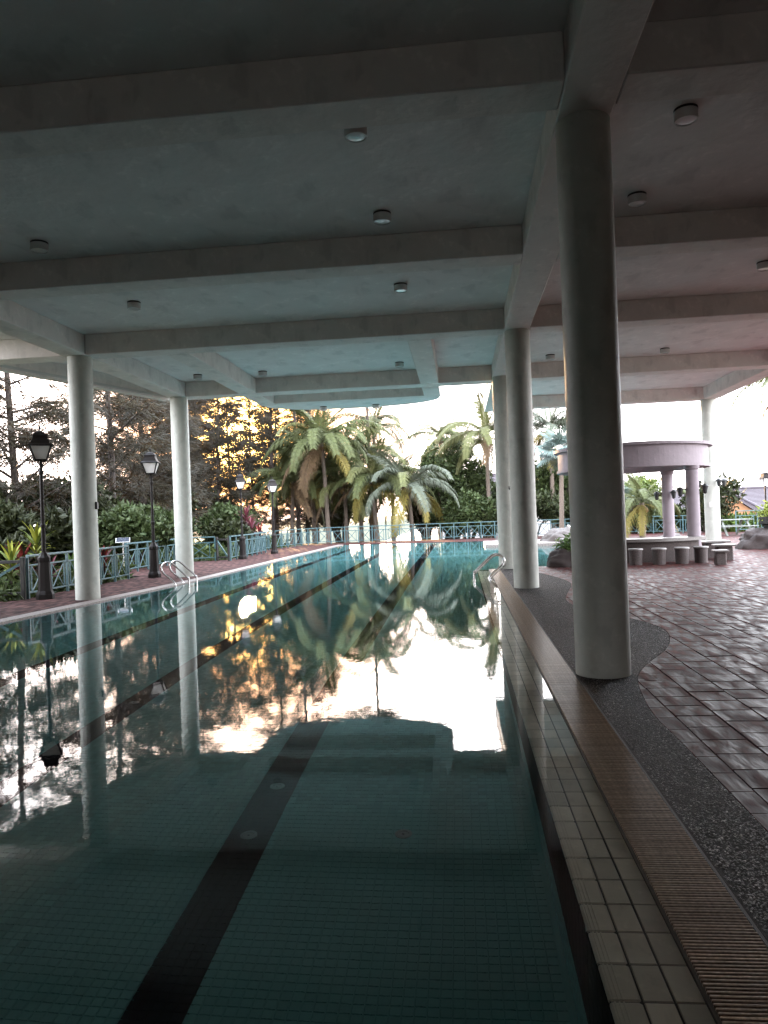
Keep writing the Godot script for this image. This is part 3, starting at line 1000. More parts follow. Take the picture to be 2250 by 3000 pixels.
func build_lamps() -> void:
	lamp(Vector3(-9.02, 0, -15.35), 0.55, 3.75, "dark lantern post at far left, nearest of the row along the pool")
	lamp(Vector3(-8.8, 0, -20.65), 0.2, 3.72, "dark lantern post between the two left columns")
	lamp(Vector3(-8.7, 0, -29.1), 0.3, 3.5, "lantern post with glowing low sun behind, third along the pool")
	lamp(Vector3(-8.37, 0, -32.9), 0.5, 3.45, "farthest lantern post on the left, in front of the palms")
	lamp(Vector3(15.65, -0.6, -40.0), 0.2, 3.75, "lantern post at the right edge, in front of the tiled house roof")

func ladder(at: Vector3, turn: float, label: String) -> void:
	var t := thing("pool_ladder", label, "pool ladder", at, turn, "steel pool ladders")
	var c := Curve3D.new()
	var pts := [Vector3(0.34, -0.75, 0), Vector3(0.34, 0.10, 0), Vector3(0.30, 0.18, 0), Vector3(-0.02, 0.48, 0), Vector3(-0.14, 0.56, 0), Vector3(-0.27, 0.55, 0), Vector3(-0.35, 0.46, 0), Vector3(-0.34, 0.34, 0), Vector3(-0.26, 0.25, 0), Vector3(-0.06, 0.08, 0), Vector3(-0.02, -0.0, 0), Vector3(-0.02, -0.06, 0)]
	for i in pts.size():
		var tg: Vector3 = (pts[mini(i + 1, pts.size() - 1)] - pts[maxi(i - 1, 0)]) * 0.16
		c.add_point(pts[i], -tg, tg)
	c.bake_interval = 0.03
	var b := Array(c.get_baked_points())
	var r := []
	for q in b: r.append(0.021)
	for z in [-0.27, 0.27]:
		var m := MB.new()
		m.tube(b, r, 10)
		part("handrail", m.mesh(), M.steel, t, Transform3D(Basis.IDENTITY, Vector3(0, 0, z)))
		var fl := MB.new()
		fl.lathe([Vector2(0.045, -0.012), Vector2(0.045, 0.006), Vector2(0.024, 0.016), Vector2(0.021, 0.016)], 16)
		part("flange", fl.mesh(), M.steel, t, Transform3D(Basis.IDENTITY, Vector3(-0.02, 0, z)))
	for y in [-0.25, -0.5]:
		var m := MB.new()
		m.box(Vector3(0.34, y, 0), Vector3(0.09, 0.025, 0.54), Basis.IDENTITY, 0.006)
		part("step", m.mesh(), M.steel, t)

func build_ladders() -> void:
	ladder(Vector3(-7.08, 0.012, -18.15), 0.0, "chrome pool ladder on the left side beside the second left column")
	ladder(Vector3(0.62, -0.02, -17.4), PI, "chrome pool ladder on the right edge before the second column")


# ---------------------------------------------------------------- bar, seats, rocks
func arc_wall(m: MB, c: Vector2, r0: float, r1: float, a0: float, a1: float, y0: float, y1: float, n := 32) -> void:
	for k in n:
		var t0 := lerpf(a0, a1, float(k) / n)
		var t1 := lerpf(a0, a1, float(k + 1) / n)
		var f := func(r, t, y): return Vector3(c.x + r * sin(t), y, c.y + r * cos(t))
		var mid := Vector3(c.x + (r0 + r1) / 2 * sin((t0 + t1) / 2), (y0 + y1) / 2, c.y + (r0 + r1) / 2 * cos((t0 + t1) / 2))
		m.face_out([f.call(r1, t0, y0), f.call(r1, t1, y0), f.call(r1, t1, y1), f.call(r1, t0, y1)], mid)
		m.face_out([f.call(r0, t0, y0), f.call(r0, t1, y0), f.call(r0, t1, y1), f.call(r0, t0, y1)], mid)
		m.face_out([f.call(r0, t0, y1), f.call(r1, t0, y1), f.call(r1, t1, y1), f.call(r0, t1, y1)], mid)
		m.face_out([f.call(r0, t0, y0), f.call(r1, t0, y0), f.call(r1, t1, y0), f.call(r0, t1, y0)], mid)
		if a1 - a0 < 6.2 and (k == 0 or k == n - 1):
			var t: float = t0 if k == 0 else t1
			m.face_out([f.call(r0, t, y0), f.call(r1, t, y0), f.call(r1, t, y1), f.call(r0, t, y1)], mid)

func wall_lantern(at: Vector3, turn: float, label: String) -> void:
	var t := thing("wall_lantern", label, "wall light", at, turn, "small black lights on the columns")
	var a := MB.new()
	a.tube([Vector3(0, 0, 0.0), Vector3(0, 0.05, 0.06), Vector3(0, 0.04, 0.14)], [0.015, 0.013, 0.012], 8)
	part("arm", a.mesh(), M.black, t)
	var b := MB.new()
	b.lathe([Vector2(0, 0.10), Vector2(0.03, 0.09), Vector2(0.10, 0.03), Vector2(0.10, 0.015), Vector2(0.08, 0.0), Vector2(0.055, -0.15), Vector2(0.03, -0.18), Vector2(0, -0.19)], 12, Vector3(0, 0.0, 0.17))
	part("lantern_body", b.mesh(), M.black, t)

func build_bar() -> void:
	var c := Vector2(5.2, -23.1)
	var b := thing("bar_counter", "curved dark stone bar counter with pale top under the round canopy", "bar counter")
	var m := MB.new()
	arc_wall(m, c, 1.85, 2.2, -1.5, 0.66, -0.05, 0.56)
	part("base", m.mesh(), M.stone_seat, b)
	var t := MB.new()
	arc_wall(t, c, 1.7, 2.36, -1.52, 0.70, 0.562, 0.65)
	part("counter_top", t.mesh(), M.stone_top, b)
	var lab := ["stone bar stool nearest the near column, partly hidden by it", "second stone bar stool from the near column", "third stone bar stool from the near column", "stone bar stool at the right end of the bar counter"]
	var xs := [4.57, 5.15, 5.74, 6.27]
	for i in 4:
		var dx: float = xs[i] - c.x
		var z := c.y + sqrt(2.98 * 2.98 - dx * dx)
		var s := thing("bar_stool", lab[i], "stool", Vector3(xs[i], 0, z), rng.randf_range(-0.1, 0.1), "stone stools at the bar")
		var sb := MB.new()
		sb.lathe([Vector2(0.165, -0.02), Vector2(0.16, 0.05), Vector2(0.165, 0.2), Vector2(0.172, 0.385), Vector2(0.0, 0.385)], 10, Vector3.ZERO, rng.randf())
		part("pedestal", sb.mesh(), M.stone_seat, s)
		var st := MB.new()
		st.lathe([Vector2(0, 0.386), Vector2(0.19, 0.386), Vector2(0.195, 0.40), Vector2(0.185, 0.43), Vector2(0, 0.43)], 20)
		part("seat", st.mesh(), M.stone_top, s)
	var g := thing("bar_canopy", "round cream ring canopy on columns above the bar counter", "canopy")
	var rg := MB.new()
	arc_wall(rg, c, 1.82, 2.15, -PI, PI, 2.70, 3.22, 96)
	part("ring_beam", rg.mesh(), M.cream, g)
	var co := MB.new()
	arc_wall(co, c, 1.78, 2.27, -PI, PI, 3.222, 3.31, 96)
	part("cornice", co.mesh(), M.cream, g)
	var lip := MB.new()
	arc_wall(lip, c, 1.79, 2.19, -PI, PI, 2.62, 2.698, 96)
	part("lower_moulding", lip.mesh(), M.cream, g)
	var cl := MB.new()
	cl.lathe([Vector2(0.21, -0.05), Vector2(0.21, 0.1), Vector2(0.18, 0.14), Vector2(0.175, 2.5), Vector2(0.20, 2.54), Vector2(0.21, 2.62)], 28)
	var cm := cl.mesh()
	for a in [0.72, 2.35, -2.88, -0.9]:
		part("column", cm, M.cream, g, Transform3D(Basis.IDENTITY, Vector3(c.x + 1.98 * sin(a), 0, c.y + 1.98 * cos(a))))
	var p1 := Vector3(c.x + 1.98 * sin(0.72), 1.95, c.y + 1.98 * cos(0.72))
	var p2 := Vector3(c.x + 1.98 * sin(2.35), 1.9, c.y + 1.98 * cos(2.35))
	wall_lantern(p1 + Vector3(-0.17, 0, 0.02), -PI / 2, "black light on the left of the front bar canopy column")
	wall_lantern(p1 + Vector3(0.17, 0.06, 0), PI / 2, "black light on the right of the front bar canopy column")
	wall_lantern(p2 + Vector3(-0.17, 0, 0), -PI / 2, "black light on the left of the rear bar canopy column")
	wall_lantern(p2 + Vector3(0.05, 0.02, 0.17), 0.25, "black light facing forward on the rear bar canopy column")
	wall_lantern(Vector3(8.47, 2.30, -26.85), -PI / 2, "black light on the left of the far right pavilion column")
	wall_lantern(Vector3(8.80, 2.30, -26.61), 0.3, "black lantern on the front of the far right pavilion column")
	wall_lantern(Vector3(8.97, 2.30, -26.85), PI / 2, "black light on the right of the far right pavilion column")
	var sg := thing("notice_sheet", "small notice sheet with dark lines on the far right column", "notice", Vector3(8.66, 1.50, -26.595), -0.2)
	var pm := MB.new()
	pm.box(Vector3.ZERO, Vector3(0.20, 0.17, 0.006))
	part("sheet", pm.mesh(), M.paper, sg)
	for k in 4:
		var im := MB.new()
		im.box(Vector3(-0.01 if k % 2 else 0.0, 0.06 - 0.04 * k, 0.006), Vector3(0.17 if k % 2 == 0 else 0.14, 0.008, 0.003))
		part("line", im.mesh(), M.ink, sg)

func stone_seat(at: Vector3, sx: float, sz: float, h: float, label: String, kind := "stone_stool", cat := "stool") -> void:
	var s := thing(kind, label, cat, at, rng.randf_range(-0.15, 0.15), "" if cat != "stool" else "rough stone stools right of the bar")
	var m := MB.new()
	m.box(Vector3(0, h / 2 - 0.03, 0), Vector3(sx * 0.72, h, sz * 0.72), Basis.IDENTITY, 0.03)
	part("pedestal", m.mesh(), M.stone_seat, s)
	var t := MB.new()
	t.box(Vector3(0, h, 0), Vector3(sx, 0.055, sz), Basis.IDENTITY, 0.012)
	part("seat" if cat == "stool" else "table_top", t.mesh(), M.stone_top, s)

func rock_mesh(r: Vector3, sd: int) -> ArrayMesh:
	var f := FastNoiseLite.new()
	f.seed = sd
	f.frequency = 1.1
	f.fractal_octaves = 4
	var m := MB.new()
	var A := 36
	var B := 20
	var p := func(i, j):
		var a: float = TAU * i / A
		var e: float = -0.5 + (PI / 2 + 0.5) * j / B
		var d := Vector3(cos(a) * cos(e), sin(e), sin(a) * cos(e))
		var k: float = 1.0 + 0.35 * f.get_noise_3dv(d * 1.2)
		var q: Vector3 = Vector3(signf(d.x) * pow(absf(d.x), 0.8), signf(d.y) * pow(absf(d.y), 0.8), signf(d.z) * pow(absf(d.z), 0.8)) * k
		return Vector3(q.x * r.x, q.y * r.y, q.z * r.z)
	for i in A:
		for j in B:
			var q := [p.call(i, j), p.call(i + 1, j), p.call(i + 1, j + 1), p.call(i, j + 1)]
			if j == B - 1: m.face_out([q[0], q[1], q[2]], Vector3.ZERO)
			else: m.face_out(q, Vector3.ZERO)
	var st := SurfaceTool.new()
	st.begin(Mesh.PRIMITIVE_TRIANGLES)
	for i in m.ix:
		st.set_smooth_group(0)
		st.add_vertex(m.v[i])
	st.generate_normals()
	return st.commit()

func rock(at: Vector3, r: Vector3, sd: int, mt: Material, label: String) -> void:
	var o := part("boulder", rock_mesh(r, sd), mt, self)
	o.position = at
	tag(o, label, "rock", "boulders around the pool deck")

func build_seats_and_rocks() -> void:
	stone_seat(Vector3(6.50, 0, -19.55), 0.36, 0.34, 0.34, "small square stone stool standing alone in front, right of the bar")
	stone_seat(Vector3(7.12, 0, -21.1), 0.56, 0.5, 0.40, "wide block stone stool behind the small one, right of the bar")
	stone_seat(Vector3(7.15, 0, -22.0), 0.75, 0.6, 0.46, "low stone table with pale slab between the bar and the stools", "stone_table", "table")
	rock(Vector3(9.95, 0, -25.8), Vector3(0.75, 0.62, 0.6), 3, M.rock, "large brown boulder at the right edge of the deck")
	rock(Vector3(10.75, 0, -24.9), Vector3(0.7, 0.55, 0.6), 5, M.rock, "darker boulder cut off by the right edge of the picture")
	rock(Vector3(9.4, 0, -30.5), Vector3(0.45, 0.28, 0.4), 8, M.rock, "small boulder just behind the far right column")
	rock(Vector3(7.9, 0, -29.5), Vector3(0.6, 0.42, 0.5), 9, M.pale_rock, "pale boulder seen between the bar canopy columns")
	rock(Vector3(6.1, 0, -31.5), Vector3(0.7, 0.42, 0.6), 10, M.pale_rock, "pale boulder behind the left end of the bar counter")
	rock(Vector3(4.6, -0.1, -34.5), Vector3(1.0, 0.72, 0.8), 12, M.pale_rock, "pale boulder behind the planter rock, below the fan palm")
	rock(Vector3(2.6, -0.1, -38.0), Vector3(0.9, 0.5, 0.6), 14, M.pale_rock, "low pale boulder at the far right corner of the pool")
	# planter hollowed in a boulder
	var p := thing("rock_planter", "brown boulder planter with leafy green plant beside the bay of the pool", "planter", Vector3(2.95, 0, -20.45))
	part("boulder", rock_mesh(Vector3(0.66, 0.50, 0.45), 17), M.rock, p)
	leaf_ball(p, Vector3(0.12, 0.52, 0), Vector3(0.55, 0.26, 0.4), 70, "foliage", 0.8, Color(0.10, 0.17, 0.05))
	var d := thing("planter_box", "black planter box with yellow-green plant on the boulders at the right edge", "planter", Vector3(10.25, 0.42, -25.75))
	var m := MB.new()
	m.lathe([Vector2(0.2, 0), Vector2(0.30, 0.35), Vector2(0.42, 0.40), Vector2(0.42, 0.62), Vector2(0.3, 0.62), Vector2(0.0, 0.55)], 8)
	part("pot", m.mesh(), M.black, d)
	leaf_ball(d, Vector3(-0.1, 0.72, 0), Vector3(0.4, 0.25, 0.3), 36, "foliage", 0.9, Color(0.22, 0.26, 0.06))
	# picnic table
	var t := thing("picnic_table", "weathered pale picnic table with benches on the bright deck at right", "picnic table", Vector3(12.75, 0, -36.6), 0.15)
	for k in 4:
		var b := MB.new()
		b.box(Vector3(0, 0.74, -0.3 + 0.2 * k), Vector3(1.7, 0.04, 0.185), Basis.IDENTITY, 0.006)
		part("plank", b.mesh(), M.picnic, t)
	for z in [-0.72, 0.72]:
		var b := MB.new()
		b.box(Vector3(0, 0.44, z), Vector3(1.7, 0.045, 0.26), Basis.IDENTITY, 0.006)
		part("bench", b.mesh(), M.picnic, t)
	for x in [-0.6, 0.6]:
		for s in [-1, 1]:
			var b := MB.new()
			b.bar(Vector3(x, 0.0, s * 0.72), Vector3(x, 0.73, s * 0.2), 0.05, 0.09, Vector3.RIGHT)
			part("leg", b.mesh(), M.picnic, t)
		var b := MB.new()
		b.bar(Vector3(x + 0.05, 0.40, -0.8), Vector3(x + 0.05, 0.40, 0.8), 0.05, 0.08)
		part("bearer", b.mesh(), M.picnic, t)
	# pale slab jutting into the pool at the far right
	var sl := MB.new()
	sl.prism(PackedVector2Array([Vector2(1.05, -32.6), Vector2(4.4, -32.5), Vector2(4.6, -36.9), Vector2(1.1, -37.1)]), -0.35, 0.10)
	structure("stepping_slab", sl.mesh(), M.coping)
	# small fittings on columns
	var sw := MB.new()
	sw.box(Vector3.ZERO, Vector3(0.05, 0.16, 0.08), Basis.IDENTITY, 0.006)
	var o := part("switch_box", sw.mesh(), M.black, self, Transform3D(Basis.IDENTITY, Vector3(-7.665, 1.98, -15.12)))
	tag(o, "small black switch box on the right side of the first left column", "switch")
	var tp := thing("wall_tap", "small tap on the farthest of the right row of columns", "tap", Vector3(1.33, 2.15, -19.99))
	var t1 := MB.new()
	t1.tube([Vector3(0, 0, -0.02), Vector3(0, 0, 0.07), Vector3(0, -0.05, 0.09)], [0.016, 0.016, 0.012], 8)
	part("spout", t1.mesh(), M.iron, tp)
	var t2 := MB.new()
	t2.tube([Vector3(-0.03, 0.03, 0.04), Vector3(0.03, 0.03, 0.04)], [0.008, 0.008], 6)
	part("handle", t2.mesh(), M.iron, tp)


# ---------------------------------------------------------------- plants
var clumps := {}
func leaf_clump(key: String, count: int, ln: float, wd: float, spread: float) -> ArrayMesh:
	if clumps.has(key): return clumps[key]
	var m := MB.new()
	for k in count:
		var d := Vector3(rng.randfn(), rng.randfn() * 0.7 + 0.25, rng.randfn()).normalized()
		var o := Vector3(rng.randfn(), rng.randfn(), rng.randfn()) * spread
		var sd := d.cross(Vector3(rng.randfn(), rng.randfn(), rng.randfn())).normalized()
		var l := ln * rng.randf_range(0.7, 1.2)
		var w := wd * rng.randf_range(0.7, 1.2)
		var up := sd.cross(d).normalized()
		var t := rng.randf_range(0.75, 1.25)
		m.col = Color(t, t, t * rng.randf_range(0.8, 1.1))
		var a := o
		var b := o + d * l * 0.5 + sd * w - up * w * 0.25
		var c := o + d * l * 0.5 - sd * w - up * w * 0.25
		var mid := o + d * l * 0.52
		var e := o + d * l - up * l * 0.12
		m.tri(a, b, mid); m.tri(a, mid, c); m.tri(b, e, mid); m.tri(mid, e, c)
	clumps[key] = m.mesh()
	return clumps[key]

func leaf_ball(parent: Node, at: Vector3, r: Vector3, count: int, called: String, s: float, c: Color) -> void:
	var m := leaf_clump("small", 14, 0.17, 0.028, 0.05)
	var xfs := []
	var cols := []
	for k in count:
		var d := Vector3(rng.randfn(), rng.randfn(), rng.randfn()).normalized() * pow(rng.randf(), 0.4)
		xfs.append(Transform3D(Basis.from_euler(Vector3(rng.randf_range(-0.6, 0.6), rng.randf() * TAU, rng.randf_range(-0.6, 0.6))).scaled(Vector3.ONE * s * rng.randf_range(0.7, 1.3)), at + d * r))
		var t := rng.randf_range(0.75, 1.25)
		cols.append(Color(c.r * t, c.g * t, c.b * t))
	part(called, joined(m, xfs, cols), M.leaf, parent)

func shrub(at: Vector3, r: Vector3, count: int, c: Color, label: String, key := "broad", called := "shrub", lobes := 5) -> void:
	var t := thing(called, label, "shrub" if called == "shrub" else "tree", at, 0.0, "shrubs around the pool" if called == "shrub" else "trees around the pool")
	var m := leaf_clump("broad", 16, 0.26, 0.05, 0.10) if key == "broad" else leaf_clump("small", 14, 0.17, 0.028, 0.05)
	var centres := []
	for k in lobes: centres.append([Vector3(rng.randfn() * 0.42, rng.randf_range(-0.15, 0.55), rng.randfn() * 0.42), rng.randf_range(0.35, 0.6)])
	var xfs := []
	var cols := []
	var st := MB.new()
	for k in lobes:
		var q: Vector3 = centres[k][0] * r + Vector3(0, r.y, 0)
		st.tube([Vector3(q.x * 0.1, -0.3, q.z * 0.1), Vector3(q.x * 0.4, q.y * 0.45, q.z * 0.4), q], [0.05 * r.y, 0.035 * r.y, 0.012 * r.y], 6)
	for k in count:
		var e: Array = centres[rng.randi() % lobes]
		var d: Vector3 = Vector3(rng.randfn(), rng.randfn(), rng.randfn()).normalized() * pow(rng.randf(), 0.3) * e[1]
		var q: Vector3 = (e[0] + d) * r + Vector3(0, r.y, 0)
		if q.y < 0.05: q.y = rng.randf() * 0.4
		xfs.append(Transform3D(Basis.from_euler(Vector3(rng.randf_range(-0.7, 0.7), rng.randf() * TAU, rng.randf_range(-0.7, 0.7))).scaled(Vector3.ONE * rng.randf_range(0.8, 1.4)), q))
		var tt := rng.randf_range(0.7, 1.3)
		cols.append(Color(c.r * tt, c.g * tt, c.b * tt))
	part("trunk" if called != "shrub" else "stem", st.mesh(), M.bark, t)
	part("crown" if called != "shrub" else "foliage", joined(m, xfs, cols), M.leaf, t)

func needle_clump() -> ArrayMesh:
	var m := MB.new()
	for k in 52:
		var d := Vector3(1.0, rng.randf_range(-0.5, 0.6), rng.randf_range(-0.9, 0.9)).normalized()
		var o := Vector3(rng.randf_range(-0.3, 0.35), rng.randfn() * 0.06, rng.randfn() * 0.1)
		var l := rng.randf_range(0.16, 0.34)
		var w := rng.randf_range(0.007, 0.011)
		var sd := d.cross(Vector3(rng.randfn(), rng.randfn(), rng.randfn())).normalized() * w
		var t := rng.randf_range(0.7, 1.3)
		m.col = Color(t, t, t)
		var b := o + d * l * 0.55 + Vector3.DOWN * l * 0.08
		var e := o + d * l + Vector3.DOWN * l * 0.35
		m.tri(o - sd, o + sd, b + sd); m.tri(o - sd, b + sd, b - sd); m.tri(b - sd, b + sd, e)
	return m.mesh()

var pines := []
func make_pine(h: float, bare: float, count: int, reach := 3.6) -> Array:
	var tr := MB.new()
	var p := []
	var r := []
	var sway := Vector3.ZERO
	for k in 13:
		var t := k / 12.0
		sway += Vector3(rng.randfn(), 0, rng.randfn()) * 0.07
		p.append(Vector3(sway.x * t, h * t - 0.4 * (1 - t), sway.z * t))
		r.append(lerpf(0.17, 0.03, pow(t, 0.8)))
	tr.tube(p, r, 10)
	var xfs := []
	var cols := []
	var nb := 46
	for b in nb:
		var t := lerpf(bare, 0.97, (b + rng.randf()) / nb)
		var i := t * 12
		var o: Vector3 = p[int(i)].lerp(p[mini(int(i) + 1, 12)], i - int(i))
		var a := b * 2.4 + rng.randf() * 0.9
		var ln := lerpf(reach, 0.8, pow((t - bare) / (1 - bare), 1.2)) * rng.randf_range(0.6, 1.15)
		var rise := rng.randf_range(0.15, 0.75)
		var d := Vector3(cos(a), rise, sin(a)).normalized()
		var q := [o, o + d * ln * 0.5, o + d * ln * 0.85 + Vector3.DOWN * ln * 0.03, o + d * ln + Vector3.DOWN * ln * 0.12]
		tr.tube(q, [r[int(i)] * 0.42, 0.03, 0.018, 0.006], 5, false)
		for k in int(count * ln / 90.0):
			var s := pow(rng.randf(), 0.7)
			var at: Vector3 = o.lerp(q[1], s * 2) if s < 0.5 else q[1].lerp(q[3], s * 2 - 1)
			at += Vector3(rng.randfn(), rng.randfn() * 0.7, rng.randfn()) * 0.30
			var yaw := -a + rng.randfn() * 0.8
			xfs.append(Transform3D((Basis(Vector3.UP, yaw) * Basis(Vector3.BACK, rng.randfn() * 0.35)).scaled(Vector3.ONE * rng.randf_range(0.8, 1.5)), at))
			var tt := rng.randf_range(0.6, 1.3)
			cols.append(Color(0.038 * tt, 0.034 * tt, 0.017 * tt))
	return [tr.mesh(), xfs, cols]

func build_pines() -> void:
	var nm := needle_clump()
	var kinds := []
	for k in 4:
		var e := make_pine([15.0, 13.0, 16.0, 20.5][k], [0.16, 0.08, 0.22, 0.62][k], [560, 640, 480, 800][k], [3.6, 3.6, 3.6, 6.5][k])
		kinds.append([e[0], joined(nm, e[1], e[2])])
	var spots := [
		[-14.95, -24.0, 0, 1.0, "needle-leaved tree with thick dark trunk at the left edge"],
		[-13.85, -28.6, 2, 1.0, "needle-leaved tree with tall bare trunk just right of the first left column"],
		[-15.1, -34.5, 1, 1.0, "feathery tree with slim trunk midway between the two left columns"],
		[-16.6, -38.0, 0, 0.9, "feathery tree with slim trunk just left of the second left column"],
		[-13.2, -52.0, 2, 1.15, "needle-leaved tree with sunlit orange trunk right of the low sun"],
		[-16.4, -43.0, 1, 0.95, "feathery tree just right of the second left column"],
		[-18.6, -50.0, 0, 1.0, "feathery tree left of the low sun, behind the third lamp post"],
		[-20.5, -54.0, 2, 1.1, "feathery tree farthest back behind the second left column"],
		[-14.2, -57.0, 1, 1.0, "feathery tree directly under the low sun"],
		[-11.8, -61.0, 0, 0.9, "feathery tree far behind the farthest lamp post"],
		[-10.65, -48.5, 3, 1.0, "tall tree with bare trunk behind the farthest lamp post, crown hidden by the roof"],
		[-5.95, -50.0, 3, 0.92, "tall slim tree behind the low middle coconut palm, crown hidden by the roof"],
		[-11.2, -54.0, 1, 0.95, "feathery tree behind the farthest lamp post and the dark palm"],
		[-22.5, -58.0, 0, 1.15, "feathery tree far back, seen just right of the second left column"],
		[-15.4, -54.5, 2, 0.8, "feathery tree with the low sun shining through its crown"],
		[-15.2, -46.0, 1, 0.9, "dense feathery tree between the second left column and the low sun"],
		[-17.9, -57.0, 0, 1.0, "feathery tree far back just left of the low sun"],
		[-17.8, -22.0, 1, 0.9, "feathery tree whose branches enter from the left edge"]]
	for q in spots:
		var t := thing("casuarina_tree", q[4], "tree", Vector3(q[0], -0.15, q[1]), rng.randf() * TAU, "needle-leaved trees left of the pool")
		t.scale = Vector3.ONE * q[3]
		part("trunk", kinds[q[2]][0], M.bark, t)
		part("crown", kinds[q[2]][1], M.needle, t)

# a feather-shaped frond growing along +x
func frond_mesh(ln: float, e0: float, bend: float, leaf: float, n: int, droop: float, c: Color, twist := 0.0) -> ArrayMesh:
	var m := MB.new()
	var p := [Vector3.ZERO]
	var dirs := []
	var seg := 14
	for k in seg:
		var a := e0 - bend * pow((k + 0.5) / seg, 1.15)
		var d := Vector3(cos(a), sin(a), twist * k / seg * 0.1)
		dirs.append(d)
		p.append(p[k] + d * ln / seg)
	var r := []
	for k in seg + 1: r.append(lerpf(0.030, 0.004, float(k) / seg))
	m.col = c * 1.2
	m.tube(p, r, 5, false)
	for i in n:
		var t := lerpf(0.10, 0.99, float(i) / (n - 1))
		var k := minf(t * seg, seg - 0.001)
		var o: Vector3 = p[int(k)].lerp(p[int(k) + 1], k - int(k))
		var d: Vector3 = dirs[int(k)]
		var l := leaf * (0.35 + 0.65 * sin(PI * pow(t, 0.75))) * rng.randf_range(0.6, 1.1)
		for s in [-1.0, 1.0]:
			var side := Vector3(0, 0, s)
			var f := (side * 0.85 + d * 0.55 + d.cross(side * -s) * 0.0 + Vector3.UP * 0.12).normalized()
			var g := (f + Vector3.DOWN * droop * rng.randf_range(0.5, 1.6)).normalized()
			var w := d * 0.024
			var b := o + f * l * 0.4
			var e := b + g * l * 0.6
			var tt := rng.randf_range(0.8, 1.2)
			m.col = Color(c.r * tt, c.g * tt, c.b * tt)
			m.tri(o - w * 0.5, o + w * 0.5, b + w); m.tri(o - w * 0.5, b + w, b - w); m.tri(b - w, b + w, e)
	return m.mesh()

var frond_kinds := {}
func palm_trunk(h: float, lean: Vector3, r0: float, r1: float) -> ArrayMesh:
	var m := MB.new()
	var p := []
	var r := []
	var n := int(h / 0.16)
	for k in n + 1:
		var t := float(k) / n
		p.append(Vector3(lean.x * pow(t, 1.6), h * t - 0.3 * (1 - t), lean.z * pow(t, 1.6)))
		r.append(lerpf(r0, r1, t) * (1.0 + (0.07 if k % 2 else -0.03)) + 0.10 * exp(-t * 14))
	m.tube(p, r, 12)
	return m.mesh()

func palm(at: Vector3, h: float, lean: Vector3, s: float, label: String, fronds := 22, look := "green") -> void:
	if frond_kinds.is_empty():
		var cs := {green = Color(0.058, 0.066, 0.026), pale = Color(0.088, 0.092, 0.038), yellow = Color(0.135, 0.11, 0.03), brown = Color(0.085, 0.055, 0.030), grey = Color(0.085, 0.095, 0.07)}
		for c in cs:
			frond_kinds[c] = [frond_mesh(3.5, 1.25, 1.0, 0.85, 84, 0.4, cs[c]), frond_mesh(4.2, 0.85, 1.9, 1.05, 96, 1.0, cs[c]), frond_mesh(4.2, 0.45, 1.85, 1.1, 96, 1.5, cs[c]), frond_mesh(3.7, -0.35, 1.15, 1.0, 84, 1.7, cs[c])]
	var t := thing("coconut_palm", label, "palm tree", at, rng.randf() * TAU, "coconut palms beyond the pool")
	part("trunk", palm_trunk(h, lean, 0.15, 0.11), M.palm_bark, t)
	var top := Vector3(lean.x, h - 0.05, lean.z)
	for k in fronds:
		var u := (k + 0.5) / fronds
		var kind := 0 if u < 0.15 else (1 if u < 0.45 else (2 if u < 0.78 else 3))
		var c := look
		if kind == 3: c = ["yellow", "brown", "pale"][rng.randi() % 3]
		elif rng.randf() < 0.25: c = "pale"
		var bs := Basis(Vector3.UP, k * 2.39996 + rng.randf_range(-0.2, 0.2)) * Basis(Vector3.BACK, rng.randf_range(-0.15, 0.15)) * Basis(Vector3.RIGHT, rng.randf_range(-0.35, 0.35))
		part("frond", frond_kinds[c][kind], M.palm_leaf, t, Transform3D(bs.scaled(Vector3.ONE * s * rng.randf_range(0.85, 1.1)), top))
	var nuts := MB.new()
	for k in 7:
		var a := k * 0.9
		nuts.col = Color(0.2, 0.14, 0.06)
		var q := top + Vector3(cos(a) * 0.2, -0.18 - 0.07 * (k % 3), sin(a) * 0.2)
		nuts.lathe([Vector2(0, -0.12), Vector2(0.08, -0.07), Vector2(0.10, 0.01), Vector2(0.06, 0.09), Vector2(0, 0.12)], 9, q)
	part("coconuts", nuts.mesh(), M.palm_leaf, t)

func fan_leaf(r: float, c: Color) -> ArrayMesh:
	var m := MB.new()
	m.col = c * 0.9
	m.tube([Vector3.ZERO, Vector3(0.45 * r, 0.12 * r, 0), Vector3(0.8 * r, 0.1 * r, 0)], [0.02, 0.016, 0.014], 6, false)
	var o := Vector3(0.8 * r, 0.1 * r, 0)
	var n := 34
	for k in n:
		var a := lerpf(-2.1, 2.1, (k + 0.5) / n)
		var d := Vector3(cos(a), 0.10 + 0.06 * (k % 2), sin(a)).normalized()
		var w := Vector3(-sin(a), 0, cos(a)) * 0.044 * r
		var b := o + d * r * 0.6
		var e := o + d * r * rng.randf_range(0.95, 1.1) + Vector3.DOWN * r * 0.22
		var t := rng.randf_range(0.85, 1.15)
		m.col = Color(c.r * t, c.g * t, c.b * t)
		var u := Vector3.UP * 0.02 * r
		m.tri(o, b + w - u, b + u); m.tri(o, b + u, b - w - u); m.tri(b + w - u, e, b + u); m.tri(b + u, e, b - w - u)
	return m.mesh()

